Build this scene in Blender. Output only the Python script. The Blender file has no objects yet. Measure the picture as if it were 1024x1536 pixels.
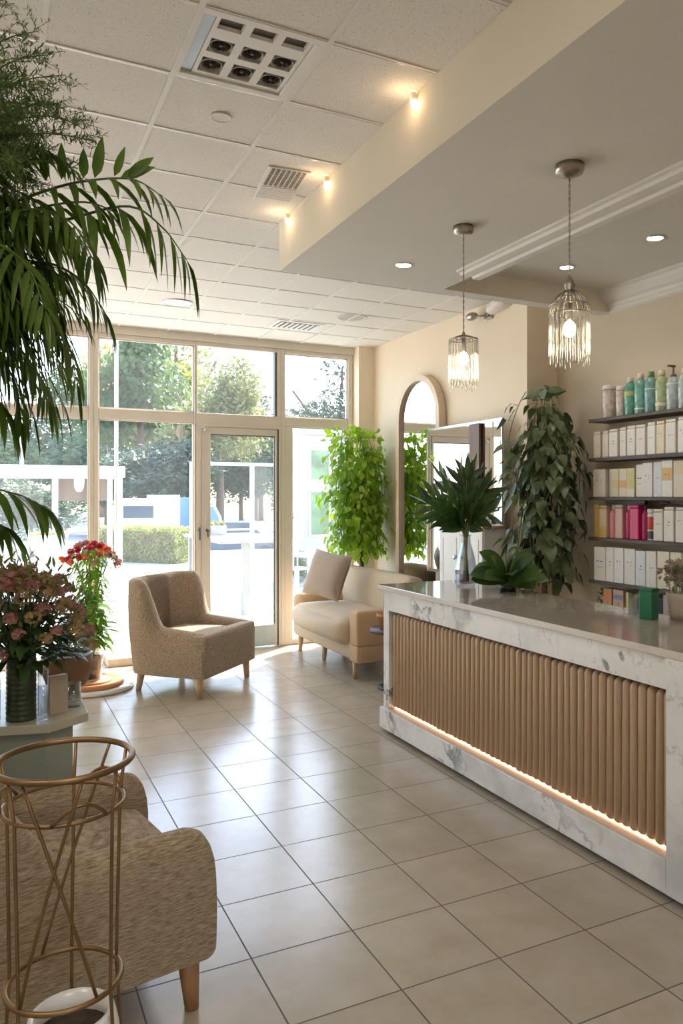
# reception area of a hair salon with marble counter, plants and a shop window
DL_W = 13.0; FILL_W = 15.0; PEND_W = 1.2; LED_S = 8.0
SUN_E = 16.0; SKY_S = 1.25; EXPO = 0.1
import bpy, bmesh, math, random
from mathutils import Vector, Matrix
R = math.radians
PI = math.pi
V = Vector
scene = bpy.context.scene
COL = scene.collection
rnd = random.Random(7)

# ------------------------------------------------------------------ helpers
class MB:
    """collects shapes into one mesh"""
    def __init__(self):
        self.v = []; self.f = []
    def add(self, vs, fs):
        b = len(self.v)
        self.v.extend([tuple(p) for p in vs])
        self.f.extend([tuple(b + i for i in q) for q in fs])
    def box(self, x0, y0, z0, x1, y1, z1):
        self.add([(x0,y0,z0),(x1,y0,z0),(x1,y1,z0),(x0,y1,z0),(x0,y0,z1),(x1,y0,z1),(x1,y1,z1),(x0,y1,z1)],
                 [(0,3,2,1),(4,5,6,7),(0,1,5,4),(1,2,6,5),(2,3,7,6),(3,0,4,7)])
        return self
    def prism(self, pts, z0, z1):
        n = len(pts)
        self.add([(p[0],p[1],z0) for p in pts] + [(p[0],p[1],z1) for p in pts],
                 [tuple(reversed(range(n))), tuple(range(n,2*n))] + [(i,(i+1)%n,n+(i+1)%n,n+i) for i in range(n)])
        return self
    def extrude(self, prof, a, b, axis='y'):
        """profile points (u,z) swept along an axis; axis 'y': u = x; axis 'x': u = y"""
        n = len(prof)
        mk = (lambda u,z,t:(u,t,z)) if axis == 'y' else (lambda u,z,t:(t,u,z))
        self.add([mk(u,z,a) for u,z in prof] + [mk(u,z,b) for u,z in prof],
                 [tuple(range(n)), tuple(reversed(range(n,2*n)))] + [(i,n+i,n+(i+1)%n,(i+1)%n) for i in range(n)])
        return self
    def lathe(self, prof, c=(0,0,0), n=24, M=None):
        """profile (r,z) turned about z"""
        vs = []; fs = []; rings = []
        for r, z in prof:
            if r < 1e-6:
                rings.append([len(vs)]); vs.append((0,0,z))
            else:
                rings.append(list(range(len(vs), len(vs)+n)))
                vs += [(r*math.cos(2*PI*i/n), r*math.sin(2*PI*i/n), z) for i in range(n)]
        for a, b in zip(rings, rings[1:]):
            for i in range(n):
                j = (i+1) % n
                if len(a) == 1 and len(b) == 1: continue
                if len(a) == 1: fs.append((a[0], b[j], b[i]))
                elif len(b) == 1: fs.append((a[i], a[j], b[0]))
                else: fs.append((a[i], a[j], b[j], b[i]))
        if M is not None: vs = [M @ V(p) for p in vs]
        self.add([(p[0]+c[0], p[1]+c[1], p[2]+c[2]) for p in vs], fs)
        return self
    def cyl(self, p0, p1, r0, r1=None, n=12):
        r1 = r0 if r1 is None else r1
        p0 = V(p0); p1 = V(p1); d = p1 - p0; L = d.length
        M = Matrix.Translation(p0) @ d.to_track_quat('Z','Y').to_matrix().to_4x4()
        return self.lathe([(0,0),(r0,0),(r1,L),(0,L)], n=n, M=M)
    def tube(self, pts, r, n=8, closed=False):
        pts = [V(p) for p in pts]; m = len(pts)
        rr = r if isinstance(r, (list,tuple)) else [r]*m
        vs = []; fs = []; up = None
        for i, p in enumerate(pts):
            if closed: t = (pts[(i+1)%m] - pts[i-1])
            else: t = pts[min(i+1,m-1)] - pts[max(i-1,0)]
            t.normalize()
            if up is None:
                up = t.orthogonal().normalized()
            up = (up - t*up.dot(t))
            if up.length < 1e-6: up = t.orthogonal()
            up.normalize(); s = t.cross(up)
            for k in range(n):
                a = 2*PI*k/n
                vs.append(p + (up*math.cos(a) + s*math.sin(a))*rr[i])
        for i in range(m if closed else m-1):
            for k in range(n):
                a = i*n+k; b = i*n+(k+1)%n; j = (i+1)%m
                fs.append((a, b, j*n+(k+1)%n, j*n+k))
        if not closed:
            fs.append(tuple(reversed(range(n)))); fs.append(tuple(range((m-1)*n, m*n)))
        self.add(vs, fs); return self
    def ball(self, c, r, n=12, m=8, s=(1,1,1)):
        prof = [(math.sin(PI*i/m), -math.cos(PI*i/m)) for i in range(m+1)]
        M = Matrix.Translation(V(c)) @ Matrix.Diagonal((r*s[0], r*s[1], r*s[2], 1))
        return self.lathe(prof, n=n, M=M)
    def rbox(self, c, s, r, n=10, puff=(0,0,0), M=None):
        """soft box: half sizes s, corner radius r, faces bulged by puff"""
        ts = [math.sin(PI/2*(-1+2*i/n)) for i in range(n+1)]
        s = V(s); c = V(c)
        for ax in range(3):
            for sg in (-1, 1):
                vs = []; fs = []
                for i in range(n+1):
                    for j in range(n+1):
                        p = [0,0,0]; p[ax] = sg; p[(ax+1)%3] = ts[i]; p[(ax+2)%3] = ts[j]
                        w = V((p[0]*s[0], p[1]*s[1], p[2]*s[2]))
                        q = V([max(-(s[k]-r), min(s[k]-r, w[k])) for k in range(3)])
                        d = w - q
                        if d.length > 1e-9: w = q + d.normalized()*r
                        for k in range(3):
                            a, b = p[(k+1)%3], p[(k+2)%3]
                            w[k] += p[k]*puff[k]*(1-a*a)*(1-b*b)
                        w = c + w
                        vs.append(M @ w if M is not None else w)
                for i in range(n):
                    for j in range(n):
                        a = i*(n+1)+j
                        q = (a, a+n+1, a+n+2, a+1)
                        fs.append(q if sg > 0 else tuple(reversed(q)))
                self.add(vs, fs)
        return self
    def leaf(self, base, d, up, L, W, droop=0.3, segs=5, shape=0.5, fold=0.25, cup=0.0, pw=0.8):
        """one leaf blade: folded on its midrib, bending down along its length"""
        d = V(d).normalized(); up = V(up)
        p = V(base); vs = []; st = L/segs
        for i in range(segs+1):
            t = i/segs
            w = W*0.5*(math.sin(PI*min(1,(t**shape)))**pw if 0 < t < 1 else 0.04)
            s = d.cross(up)
            if s.length < 1e-5: s = d.orthogonal()
            s.normalize(); nn = s.cross(d).normalized()
            vs += [p - s*w + nn*w*fold, p, p + s*w + nn*w*fold]
            d = (d + V((0,0,-1))*droop/segs + nn*cup/segs).normalized()
            p = p + d*st
        fs = []
        for i in range(segs):
            a = i*3
            fs += [(a,a+1,a+4,a+3),(a+1,a+2,a+5,a+4)]
        self.add(vs, fs); return self
    def mesh(self, name, smooth=True, weld=0.0):
        me = bpy.data.meshes.new(name)
        me.from_pydata(self.v, [], self.f)
        if weld:
            bm = bmesh.new(); bm.from_mesh(me)
            bmesh.ops.remove_doubles(bm, verts=bm.verts, dist=weld)
            bmesh.ops.recalc_face_normals(bm, faces=bm.faces)
            bm.to_mesh(me); bm.free()
        if smooth: me.shade_smooth()
        return me
    def build(self, name, mat, parent=None, smooth=True, bevel=0.0, bseg=2, weld=0.0, auto=None):
        me = self.mesh(name, smooth, weld or (1e-5 if bevel else 0))
        o = bpy.data.objects.new(name, me); COL.objects.link(o)
        if isinstance(mat, (list,tuple)):
            for m in mat: me.materials.append(m)
        else: me.materials.append(mat)
        if parent: o.parent = parent
        if bevel:
            b = o.modifiers.new('b','BEVEL'); b.width = bevel; b.segments = bseg; b.limit_method = 'ANGLE'; b.angle_limit = R(40)
            b.harden_normals = False
        if smooth and (bevel or auto):
            me.set_sharp_from_angle(angle=R(auto or 40))
        return o

def tag(o, label, cat, group=None, kind=None):
    o['label'] = label; o['category'] = cat
    if group: o['group'] = group
    if kind: o['kind'] = kind
    return o
def thing(name, label, cat, loc=(0,0,0), rz=0, group=None, kind=None):
    o = bpy.data.objects.new(name, None); COL.objects.link(o)
    o.location = loc; o.rotation_euler = (0,0,rz); o.empty_display_size = 0.1
    return tag(o, label, cat, group, kind)
def structure(o, label=None, cat=None):
    o['kind'] = 'structure'
    if label: o['label'] = label
    if cat: o['category'] = cat
    return o
def copy_tree(o, parent=None):
    c = o.copy(); COL.objects.link(c)
    if parent: c.parent = parent
    for ch in list(o.children):
        copy_tree(ch, c)
    return c
def lerp(a, b, t): return a + (b-a)*t
def bez(pts, n):
    """smooth curve (Catmull-Rom) through points"""
    P = [V(p) for p in pts]; out = []
    P = [P[0]*2-P[1]] + P + [P[-1]*2-P[-2]]
    m = len(P)-3
    for i in range(n+1):
        t = i/n*m; k = min(int(t), m-1); t -= k
        a,b,c,d = P[k:k+4]
        out.append(0.5*((2*b) + (c-a)*t + (2*a-5*b+4*c-d)*t*t + (3*b-a-3*c+d)*t**3))
    return out

# ------------------------------------------------------------------ materials
def new_mat(name):
    m = bpy.data.materials.new(name); m.use_nodes = True
    nt = m.node_tree; bs = nt.nodes['Principled BSDF']
    return m, nt, bs
def N(nt, t, **kw):
    n = nt.nodes.new(t)
    for k, v in kw.items():
        if k in n.inputs: n.inputs[k].default_value = v
        else: setattr(n, k, v)
    return n
def coords(nt, scale=(1,1,1), kind='Object', rot=(0,0,0)):
    tc = N(nt,'ShaderNodeTexCoord'); mp = N(nt,'ShaderNodeMapping')
    mp.inputs['Scale'].default_value = scale; mp.inputs['Rotation'].default_value = rot
    nt.links.new(tc.outputs[kind], mp.inputs['Vector'])
    return mp.outputs['Vector']
def ramp(nt, fac, stops):
    r = N(nt,'ShaderNodeValToRGB'); e = r.color_ramp.elements
    while len(e) < len(stops): e.new(0.5)
    for i,(p,c) in enumerate(stops):
        e[i].position = p; e[i].color = (*c,1) if len(c) == 3 else c
    nt.links.new(fac, r.inputs['Fac'])
    return r.outputs['Color']
def mat(name, col, rough=0.5, metal=0.0, var=0.0, vscale=8.0, bump=0.0, bscale=60.0, spec=0.5, coat=0.0, sheen=0.0, stretch=(1,1,1), emit=None, es=0.0):
    """principled surface with procedural colour variation and bump"""
    m, nt, bs = new_mat(name)
    bs.inputs['Base Color'].default_value = (*col,1)
    bs.inputs['Roughness'].default_value = rough; bs.inputs['Metallic'].default_value = metal
    bs.inputs['Specular IOR Level'].default_value = spec
    bs.inputs['Coat Weight'].default_value = coat
    bs.inputs['Sheen Weight'].default_value = sheen
    if emit:
        bs.inputs['Emission Color'].default_value = (*emit,1); bs.inputs['Emission Strength'].default_value = es
    vec = coords(nt, stretch)
    if var:
        n = N(nt,'ShaderNodeTexNoise', Scale=vscale, Detail=4.0)
        nt.links.new(vec, n.inputs['Vector'])
        lo = tuple(c*(1-var) for c in col); hi = tuple(min(1,c*(1+var)) for c in col)
        nt.links.new(ramp(nt, n.outputs['Fac'], [(0.3,lo),(0.7,hi)]), bs.inputs['Base Color'])
    if bump:
        n = N(nt,'ShaderNodeTexNoise', Scale=bscale, Detail=3.0); nt.links.new(vec, n.inputs['Vector'])
        b = N(nt,'ShaderNodeBump', Strength=bump, Distance=0.01)
        nt.links.new(n.outputs['Fac'], b.inputs['Height']); nt.links.new(b.outputs['Normal'], bs.inputs['Normal'])
    return m
def leaf_mat(name, c1, c2, trans=0.35, rough=0.4, scale=6.0):
    m, nt, bs = new_mat(name)
    vec = coords(nt)
    n = N(nt,'ShaderNodeTexNoise', Scale=scale, Detail=3.0); nt.links.new(vec, n.inputs['Vector'])
    col = ramp(nt, n.outputs['Fac'], [(0.35,c1),(0.65,c2)])
    nt.links.new(col, bs.inputs['Base Color']); bs.inputs['Roughness'].default_value = rough
    tr = N(nt,'ShaderNodeBsdfTranslucent')
    hs = N(nt,'ShaderNodeHueSaturation', Saturation=1.15, Value=1.5); nt.links.new(col, hs.inputs['Color'])
    nt.links.new(hs.outputs['Color'], tr.inputs['Color'])
    mx = N(nt,'ShaderNodeMixShader'); mx.inputs[0].default_value = trans
    nt.links.new(bs.outputs[0], mx.inputs[1]); nt.links.new(tr.outputs[0], mx.inputs[2])
    nt.links.new(mx.outputs[0], nt.nodes['Material Output'].inputs['Surface'])
    return m
def glass_mat(name, tint=(1,1,1), refl=1.0, rough=0.0, clear=0.0, haze=0.0):
    """thin glass: clear transmission plus a fresnel reflection"""
    m, nt, bs = new_mat(name); nt.nodes.remove(bs)
    t = N(nt,'ShaderNodeBsdfTransparent'); t.inputs['Color'].default_value = (*tint,1)
    g = N(nt,'ShaderNodeBsdfGlossy', Roughness=rough)
    lw = N(nt,'ShaderNodeLayerWeight', Blend=0.5)
    pw = N(nt,'ShaderNodeMath', operation='POWER'); pw.inputs[1].default_value = 4.0; nt.links.new(lw.outputs['Facing'], pw.inputs[0])
    mu = N(nt,'ShaderNodeMath', operation='MULTIPLY_ADD'); mu.inputs[1].default_value = 0.75*refl; mu.inputs[2].default_value = 0.03*refl+clear
    mu.use_clamp = True
    nt.links.new(pw.outputs[0], mu.inputs[0])
    mx = N(nt,'ShaderNodeMixShader'); nt.links.new(mu.outputs[0], mx.inputs[0])
    nt.links.new(t.outputs[0], mx.inputs[1]); nt.links.new(g.outputs[0], mx.inputs[2])
    out = mx.outputs[0]
    if haze:
        tr = N(nt,'ShaderNodeBsdfTranslucent'); tr.inputs['Color'].default_value = (0.95,0.96,0.95,1)  # translucent white mixed in to imitate glare haze over the view outside
        vec = coords(nt); ns = N(nt,'ShaderNodeTexNoise', Scale=1.6, Detail=3.0); nt.links.new(vec, ns.inputs['Vector'])
        mr = N(nt,'ShaderNodeMapRange'); nt.links.new(ns.outputs['Fac'], mr.inputs[0]); mr.inputs[3].default_value = haze*0.6; mr.inputs[4].default_value = haze*1.4
        m2 = N(nt,'ShaderNodeMixShader'); nt.links.new(mr.outputs[0], m2.inputs[0]); nt.links.new(out, m2.inputs[1]); nt.links.new(tr.outputs[0], m2.inputs[2]); out = m2.outputs[0]
    nt.links.new(out, nt.nodes['Material Output'].inputs['Surface'])
    return m
def emit_mat(name, col, s):
    m, nt, bs = new_mat(name); nt.nodes.remove(bs)
    e = N(nt,'ShaderNodeEmission', Strength=s); e.inputs['Color'].default_value = (*col,1)
    nt.links.new(e.outputs[0], nt.nodes['Material Output'].inputs['Surface'])
    return m
def floor_mat():
    S = 0.3844; X0 = 1.1912; Y0 = 2.2019; G = 0.0028
    m, nt, bs = new_mat('floor_tile')
    tc = N(nt,'ShaderNodeTexCoord'); sx = N(nt,'ShaderNodeSeparateXYZ'); nt.links.new(tc.outputs['Object'], sx.inputs[0])
    def M(op, a, b=None):
        n = N(nt,'ShaderNodeMath', operation=op)
        for i, x in enumerate((a,b)):
            if x is None: continue
            if isinstance(x,(int,float)): n.inputs[i].default_value = x
            else: nt.links.new(x, n.inputs[i])
        return n.outputs[0]
    cells = []; edges = []
    for out, o in (('X',X0),('Y',Y0)):
        q = M('DIVIDE', M('SUBTRACT', sx.outputs[out], o), S)
        cells.append(M('FLOOR', q)); f = M('SUBTRACT', q, M('FLOOR', q))
        edges.append(M('MINIMUM', f, M('SUBTRACT', 1.0, f)))
    e = M('MINIMUM', edges[0], edges[1])
    grout = M('LESS_THAN', e, G/S)
    cmb = N(nt,'ShaderNodeCombineXYZ'); nt.links.new(cells[0], cmb.inputs[0]); nt.links.new(cells[1], cmb.inputs[1])
    wn = N(nt,'ShaderNodeTexWhiteNoise'); nt.links.new(cmb.outputs[0], wn.inputs['Vector'])
    ad = N(nt,'ShaderNodeVectorMath', operation='MULTIPLY_ADD'); nt.links.new(cmb.outputs[0], ad.inputs[0]); ad.inputs[1].default_value = (3.1,1.7,0.9)
    nt.links.new(tc.outputs['Object'], ad.inputs[2])
    ns = N(nt,'ShaderNodeTexNoise', Scale=5.0, Detail=3.0, Roughness=0.6); nt.links.new(ad.outputs[0], ns.inputs['Vector'])
    col = ramp(nt, ns.outputs['Fac'], [(0.25,(0.365,0.305,0.228)),(0.5,(0.40,0.342,0.265)),(0.75,(0.43,0.375,0.30))])
    hv = N(nt,'ShaderNodeHueSaturation'); nt.links.new(col, hv.inputs['Color'])
    nt.links.new(M('ADD', M('MULTIPLY', wn.outputs['Value'], 0.10), 0.95), hv.inputs['Value'])
    mx = N(nt,'ShaderNodeMix', data_type='RGBA'); nt.links.new(grout, mx.inputs['Factor'])
    nt.links.new(hv.outputs['Color'], mx.inputs[6]); mx.inputs[7].default_value = (0.10,0.082,0.065,1)
    nt.links.new(mx.outputs[2], bs.inputs['Base Color'])
    rg = N(nt,'ShaderNodeMapRange'); nt.links.new(ns.outputs['Fac'], rg.inputs[0]); rg.inputs[3].default_value = 0.20; rg.inputs[4].default_value = 0.255; bs.inputs['Specular IOR Level'].default_value = 0.5
    rm = M('MAXIMUM', rg.outputs[0], M('MULTIPLY', grout, 0.8)); nt.links.new(rm, bs.inputs['Roughness'])
    h = M('SUBTRACT', 1.0, grout)
    b = N(nt,'ShaderNodeBump', Strength=0.35, Distance=0.002); nt.links.new(h, b.inputs['Height']); nt.links.new(b.outputs['Normal'], bs.inputs['Normal'])
    return m
def ceiling_mat():
    m, nt, bs = new_mat('ceiling_tile')
    vec = coords(nt)
    n = N(nt,'ShaderNodeTexNoise', Scale=110.0, Detail=3.0, Roughness=0.7); nt.links.new(vec, n.inputs['Vector'])
    n2 = N(nt,'ShaderNodeTexNoise', Scale=2.0, Detail=2.0); nt.links.new(vec, n2.inputs['Vector'])
    c = ramp(nt, n.outputs['Fac'], [(0.30,(0.48,0.45,0.41)),(0.41,(0.79,0.765,0.725)),(0.7,(0.83,0.805,0.765))])
    nt.links.new(c, bs.inputs['Base Color']); bs.inputs['Roughness'].default_value = 0.9
    b = N(nt,'ShaderNodeBump', Strength=0.5, Distance=0.004); nt.links.new(n.outputs['Fac'], b.inputs['Height']); nt.links.new(b.outputs['Normal'], bs.inputs['Normal'])
    return m
def marble_mat():
    m, nt, bs = new_mat('white_marble')
    vec = coords(nt, (1,1,1), rot=(0.4,0.3,0.2))
    w = N(nt,'ShaderNodeTexNoise', Scale=2.2, Detail=5.0, Roughness=0.6); nt.links.new(vec, w.inputs['Vector'])
    ma = N(nt,'ShaderNodeVectorMath', operation='MULTIPLY_ADD'); nt.links.new(w.outputs['Color'], ma.inputs[0]); ma.inputs[1].default_value = (0.9,0.9,0.9); nt.links.new(vec, ma.inputs[2])
    def vein(scale, width, stretch):
        mp = N(nt,'ShaderNodeMapping'); mp.inputs['Scale'].default_value = stretch; nt.links.new(ma.outputs[0], mp.inputs['Vector'])
        n = N(nt,'ShaderNodeTexNoise', Scale=scale, Detail=2.0, Roughness=0.5); nt.links.new(mp.outputs[0], n.inputs['Vector'])
        s = N(nt,'ShaderNodeMath', operation='SUBTRACT'); nt.links.new(n.outputs['Fac'], s.inputs[0]); s.inputs[1].default_value = 0.5
        a = N(nt,'ShaderNodeMath', operation='ABSOLUTE'); nt.links.new(s.outputs[0], a.inputs[0])
        r = N(nt,'ShaderNodeMapRange'); nt.links.new(a.outputs[0], r.inputs[0]); r.inputs[1].default_value = 0.0; r.inputs[2].default_value = width; r.inputs[3].default_value = 1.0; r.inputs[4].default_value = 0.0
        return r.outputs[0]
    v1 = vein(1.7, 0.030, (1,1.7,0.7)); v2 = vein(4.2, 0.018, (1,1.3,0.8))
    msk = N(nt,'ShaderNodeTexNoise', Scale=2.6, Detail=2.0); nt.links.new(vec, msk.inputs['Vector'])
    mr = N(nt,'ShaderNodeMapRange'); nt.links.new(msk.outputs['Fac'], mr.inputs[0]); mr.inputs[1].default_value = 0.40; mr.inputs[2].default_value = 0.60
    def mul(a, b):
        n = N(nt,'ShaderNodeMath', operation='MULTIPLY'); nt.links.new(a, n.inputs[0])
        if isinstance(b,float): n.inputs[1].default_value = b
        else: nt.links.new(b, n.inputs[1])
        return n.outputs[0]
    base = ramp(nt, w.outputs['Fac'], [(0.32,(0.52,0.515,0.505)),(0.5,(0.72,0.71,0.695)),(0.75,(0.78,0.77,0.755))])
    m1 = N(nt,'ShaderNodeMix', data_type='RGBA'); nt.links.new(mul(mul(v1, mr.outputs[0]), 1.0), m1.inputs['Factor']); nt.links.new(base, m1.inputs[6]); m1.inputs[7].default_value = (0.12,0.115,0.11,1)
    m2 = N(nt,'ShaderNodeMix', data_type='RGBA'); nt.links.new(mul(mul(v2, mr.outputs[0]), 0.45), m2.inputs['Factor']); nt.links.new(m1.outputs[2], m2.inputs[6]); m2.inputs[7].default_value = (0.28,0.27,0.26,1)
    nt.links.new(m2.outputs[2], bs.inputs['Base Color']); bs.inputs['Roughness'].default_value = 0.28
    return m
def wood_mat(name, c1, c2, axis='z', rough=0.45, scale=1.0):
    m, nt, bs = new_mat(name)
    st = {'z':(22,22,1.6),'y':(22,1.6,22),'x':(1.6,22,22)}[axis]
    vec = coords(nt, tuple(k*scale for k in st))
    n = N(nt,'ShaderNodeTexNoise', Scale=1.6, Detail=6.0, Roughness=0.65); nt.links.new(vec, n.inputs['Vector'])
    nt.links.new(ramp(nt, n.outputs['Fac'], [(0.3,c1),(0.7,c2)]), bs.inputs['Base Color'])
    bs.inputs['Roughness'].default_value = rough
    b = N(nt,'ShaderNodeBump', Strength=0.15, Distance=0.003); nt.links.new(n.outputs['Fac'], b.inputs['Height']); nt.links.new(b.outputs['Normal'], bs.inputs['Normal'])
    return m
def fabric_mat(name, c1, c2, c3, scale=140.0, stretch=(1,1,1), bump=0.5):
    m, nt, bs = new_mat(name)
    vec = coords(nt, stretch)
    n = N(nt,'ShaderNodeTexNoise', Scale=scale, Detail=4.0, Roughness=0.75); nt.links.new(vec, n.inputs['Vector'])
    nt.links.new(ramp(nt, n.outputs['Fac'], [(0.33,c1),(0.5,c2),(0.66,c3)]), bs.inputs['Base Color'])
    bs.inputs['Roughness'].default_value = 0.95; bs.inputs['Specular IOR Level'].default_value = 0.15
    bs.inputs['Sheen Weight'].default_value = 0.15
    b = N(nt,'ShaderNodeBump', Strength=bump, Distance=0.004); nt.links.new(n.outputs['Fac'], b.inputs['Height']); nt.links.new(b.outputs['Normal'], bs.inputs['Normal'])
    return m

M_floor = floor_mat(); M_ceil = ceiling_mat(); M_marble = marble_mat()
M_bar = mat('ceiling_bar', (0.78,0.76,0.73), 0.6, var=0.03)
M_white = mat('white_paint', (0.80,0.785,0.76), 0.6, var=0.02, vscale=3)
M_cream = mat('cream_wall', (0.84,0.73,0.585), 0.75, var=0.025, vscale=2.5, bump=0.06, bscale=220)
M_taupe = mat('taupe_wall', (0.66,0.575,0.465), 0.75, var=0.03, vscale=2.5, bump=0.06, bscale=220)
M_soffit = mat('soffit_paint', (0.74,0.72,0.68), 0.8, var=0.015, vscale=2)
M_soffit_side = mat('soffit_side_paint', (0.82,0.765,0.65), 0.7, var=0.015, vscale=2)
M_frame = mat('frame_paint', (0.72,0.655,0.575), 0.45, var=0.03, vscale=6)
M_doorframe = mat('door_paint', (0.70,0.645,0.58), 0.4, var=0.03, vscale=6)
M_gasket = mat('dark_gasket', (0.10,0.095,0.09), 0.5, var=0.1)
M_kick = mat('kick_plate', (0.52,0.60,0.62), 0.4, var=0.05, vscale=9)
M_glass = glass_mat('window_glass', (0.97,0.99,0.98), 0.55, haze=0.013)
M_crystal = glass_mat('crystal_rod', (0.97,0.96,0.93), 1.0, 0.10, 0.20)
M_vglass = glass_mat('vase_glass', (0.86,0.88,0.90), 1.0, 0.02, 0.08)
M_mirror = mat('mirror_silver', (0.86,0.87,0.87), 0.02, 1.0, var=0.01, vscale=2)
M_chrome = mat('chrome', (0.72,0.72,0.72), 0.16, 1.0, var=0.05)
M_nickel = mat('brushed_nickel', (0.42,0.385,0.34), 0.32, 1.0, var=0.1, vscale=20)
M_gold = mat('brass_rod', (0.26,0.165,0.085), 0.45, 1.0, var=0.15, vscale=12)
M_black = mat('black_plastic', (0.018,0.018,0.018), 0.4, var=0.2)
M_top = mat('counter_stone', (0.34,0.295,0.26), 0.07, var=0.05, vscale=14, spec=0.6)
M_topedge = mat('counter_edge_stone', (0.56,0.50,0.45), 0.3, var=0.04, vscale=14)
M_slat = wood_mat('slat_wood', (0.37,0.25,0.15), (0.50,0.355,0.225), 'z', 0.5)
M_slatback = mat('slat_back', (0.12,0.08,0.05), 0.7, var=0.1)
M_legwood = wood_mat('leg_wood', (0.33,0.165,0.07), (0.46,0.25,0.115), 'z', 0.4)
M_legpale = wood_mat('pale_leg_wood', (0.44,0.28,0.16), (0.60,0.41,0.25), 'z', 0.4)
M_walnut = wood_mat('walnut', (0.050,0.032,0.022), (0.085,0.055,0.038), 'y', 0.45)
M_batten = wood_mat('batten_wood', (0.11,0.055,0.03), (0.20,0.105,0.06), 'z', 0.4)
M_archwood = wood_mat('arch_wood', (0.70,0.55,0.39), (0.80,0.66,0.50), 'z', 0.5)
M_orange = wood_mat('orange_wood', (0.42,0.19,0.08), (0.58,0.29,0.13), 'y', 0.45)
M_tweed = fabric_mat('grey_brown_tweed', (0.15,0.10,0.065), (0.33,0.25,0.18), (0.52,0.43,0.34), 130.0)
M_streak = fabric_mat('streaked_tweed', (0.15,0.105,0.062), (0.33,0.25,0.165), (0.47,0.38,0.27), 90.0, (0.30,0.30,3.0), 0.35)
M_sofa = fabric_mat('beige_linen', (0.47,0.37,0.25), (0.53,0.42,0.295), (0.58,0.47,0.34), 160.0, bump=0.15)
M_sofaarm = fabric_mat('tan_linen', (0.47,0.31,0.175), (0.55,0.37,0.22), (0.60,0.42,0.26), 160.0, bump=0.15)
M_pillow = fabric_mat('greige_linen', (0.36,0.29,0.23), (0.41,0.335,0.27), (0.46,0.38,0.31), 160.0, bump=0.15)
M_soil = mat('potting_soil', (0.045,0.03,0.02), 0.95, var=0.5, vscale=40, bump=1.0, bscale=70)
M_terra = mat('terracotta', (0.50,0.23,0.10), 0.65, var=0.12, vscale=9)
M_ceramic = mat('white_ceramic', (0.74,0.72,0.69), 0.25, var=0.03)
M_stone_pot = mat('grey_stone_pot', (0.40,0.37,0.33), 0.7, var=0.12, vscale=10, bump=0.3)
M_stem = mat('plant_stem', (0.17,0.20,0.06), 0.6, var=0.25, vscale=15)
M_bark = mat('bark', (0.16,0.11,0.07), 0.9, var=0.35, vscale=14, bump=0.8, bscale=35)
M_moss = mat('moss_pole', (0.11,0.08,0.04), 0.95, var=0.4, vscale=40, bump=1.0, bscale=60)
L_palm = leaf_mat('palm_leaf', (0.040,0.080,0.012), (0.11,0.185,0.030), 0.34, 0.38)
L_fern = leaf_mat('fern_leaf', (0.06,0.11,0.03), (0.16,0.24,0.08), 0.30, 0.5)
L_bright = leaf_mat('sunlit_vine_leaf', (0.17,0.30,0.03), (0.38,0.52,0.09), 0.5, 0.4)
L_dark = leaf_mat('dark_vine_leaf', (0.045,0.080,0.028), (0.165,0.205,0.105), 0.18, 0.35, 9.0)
L_glossy = leaf_mat('glossy_leaf', (0.020,0.048,0.015), (0.060,0.115,0.032), 0.18, 0.28)
L_brom = leaf_mat('rosette_leaf', (0.020,0.055,0.012), (0.07,0.14,0.03), 0.18, 0.3)
# ------------------------------------------------------------------ the room
H = 3.274; SZ = 2.98; WY = 7.92; RX = 3.84; SX = 4.15; BY = -3.2; LX = -2.4
structure(MB().box(LX-0.15,BY-0.15,-0.12, 4.45,8.04,0.0).build('floor', M_floor, smooth=False), 'pale beige square tile floor with thin dark grout lines', 'floor')
c = MB()
TX0, TX1, TY0, TY1 = 0.6414, 1.1142, 2.6110, 3.0838          # the open bay of the ceiling air unit
c.box(LX-0.15,BY-0.15,H, TX0,8.04,H+0.15); c.box(TX1,BY-0.15,H, 4.45,8.04,H+0.15)
c.box(TX0,BY-0.15,H, TX1,TY0,H+0.15); c.box(TX0,TY1,H, TX1,8.04,H+0.15)
c.box(TX0,TY0,H+0.10, TX1,TY1,H+0.15)
structure(c.build('ceiling', M_ceil, smooth=False), 'speckled white suspended tile ceiling', 'ceiling')
g = MB(); g2 = MB(); T = 0.4728
i = -7
while 0.6414+i*T < 3.84:
    x = 0.6414+i*T
    if x > LX:
        if x < 1.55: g.box(x-0.011,BY,H-0.006, x+0.011,WY-0.02,H-0.0005)
        else: g.box(x-0.011,4.49,H-0.006, x+0.011,WY-0.02,H-0.0005)
    i += 1
j = -13
while 3.0838+j*T < WY-0.03:
    y = 3.0838+j*T
    if y > BY:
        x1 = 1.57 if y < 4.49 else 3.83
        g.box(LX,y-0.006,H-0.004, x1,y+0.006,H-0.0005)
        g2.box(LX,y+0.006,H-0.0035, x1,y+0.0115,H-0.0003)  # dark strip put in as the shade beside each cross bar
    j += 1
structure(g.build('trim_1', M_bar, smooth=False), 'white metal grid bars of the suspended ceiling', 'ceiling grid')
structure(g2.build('trim_2', M_nickel, smooth=False), 'dark strips imitating shade in the gaps beside the ceiling grid bars', 'ceiling grid')
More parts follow.
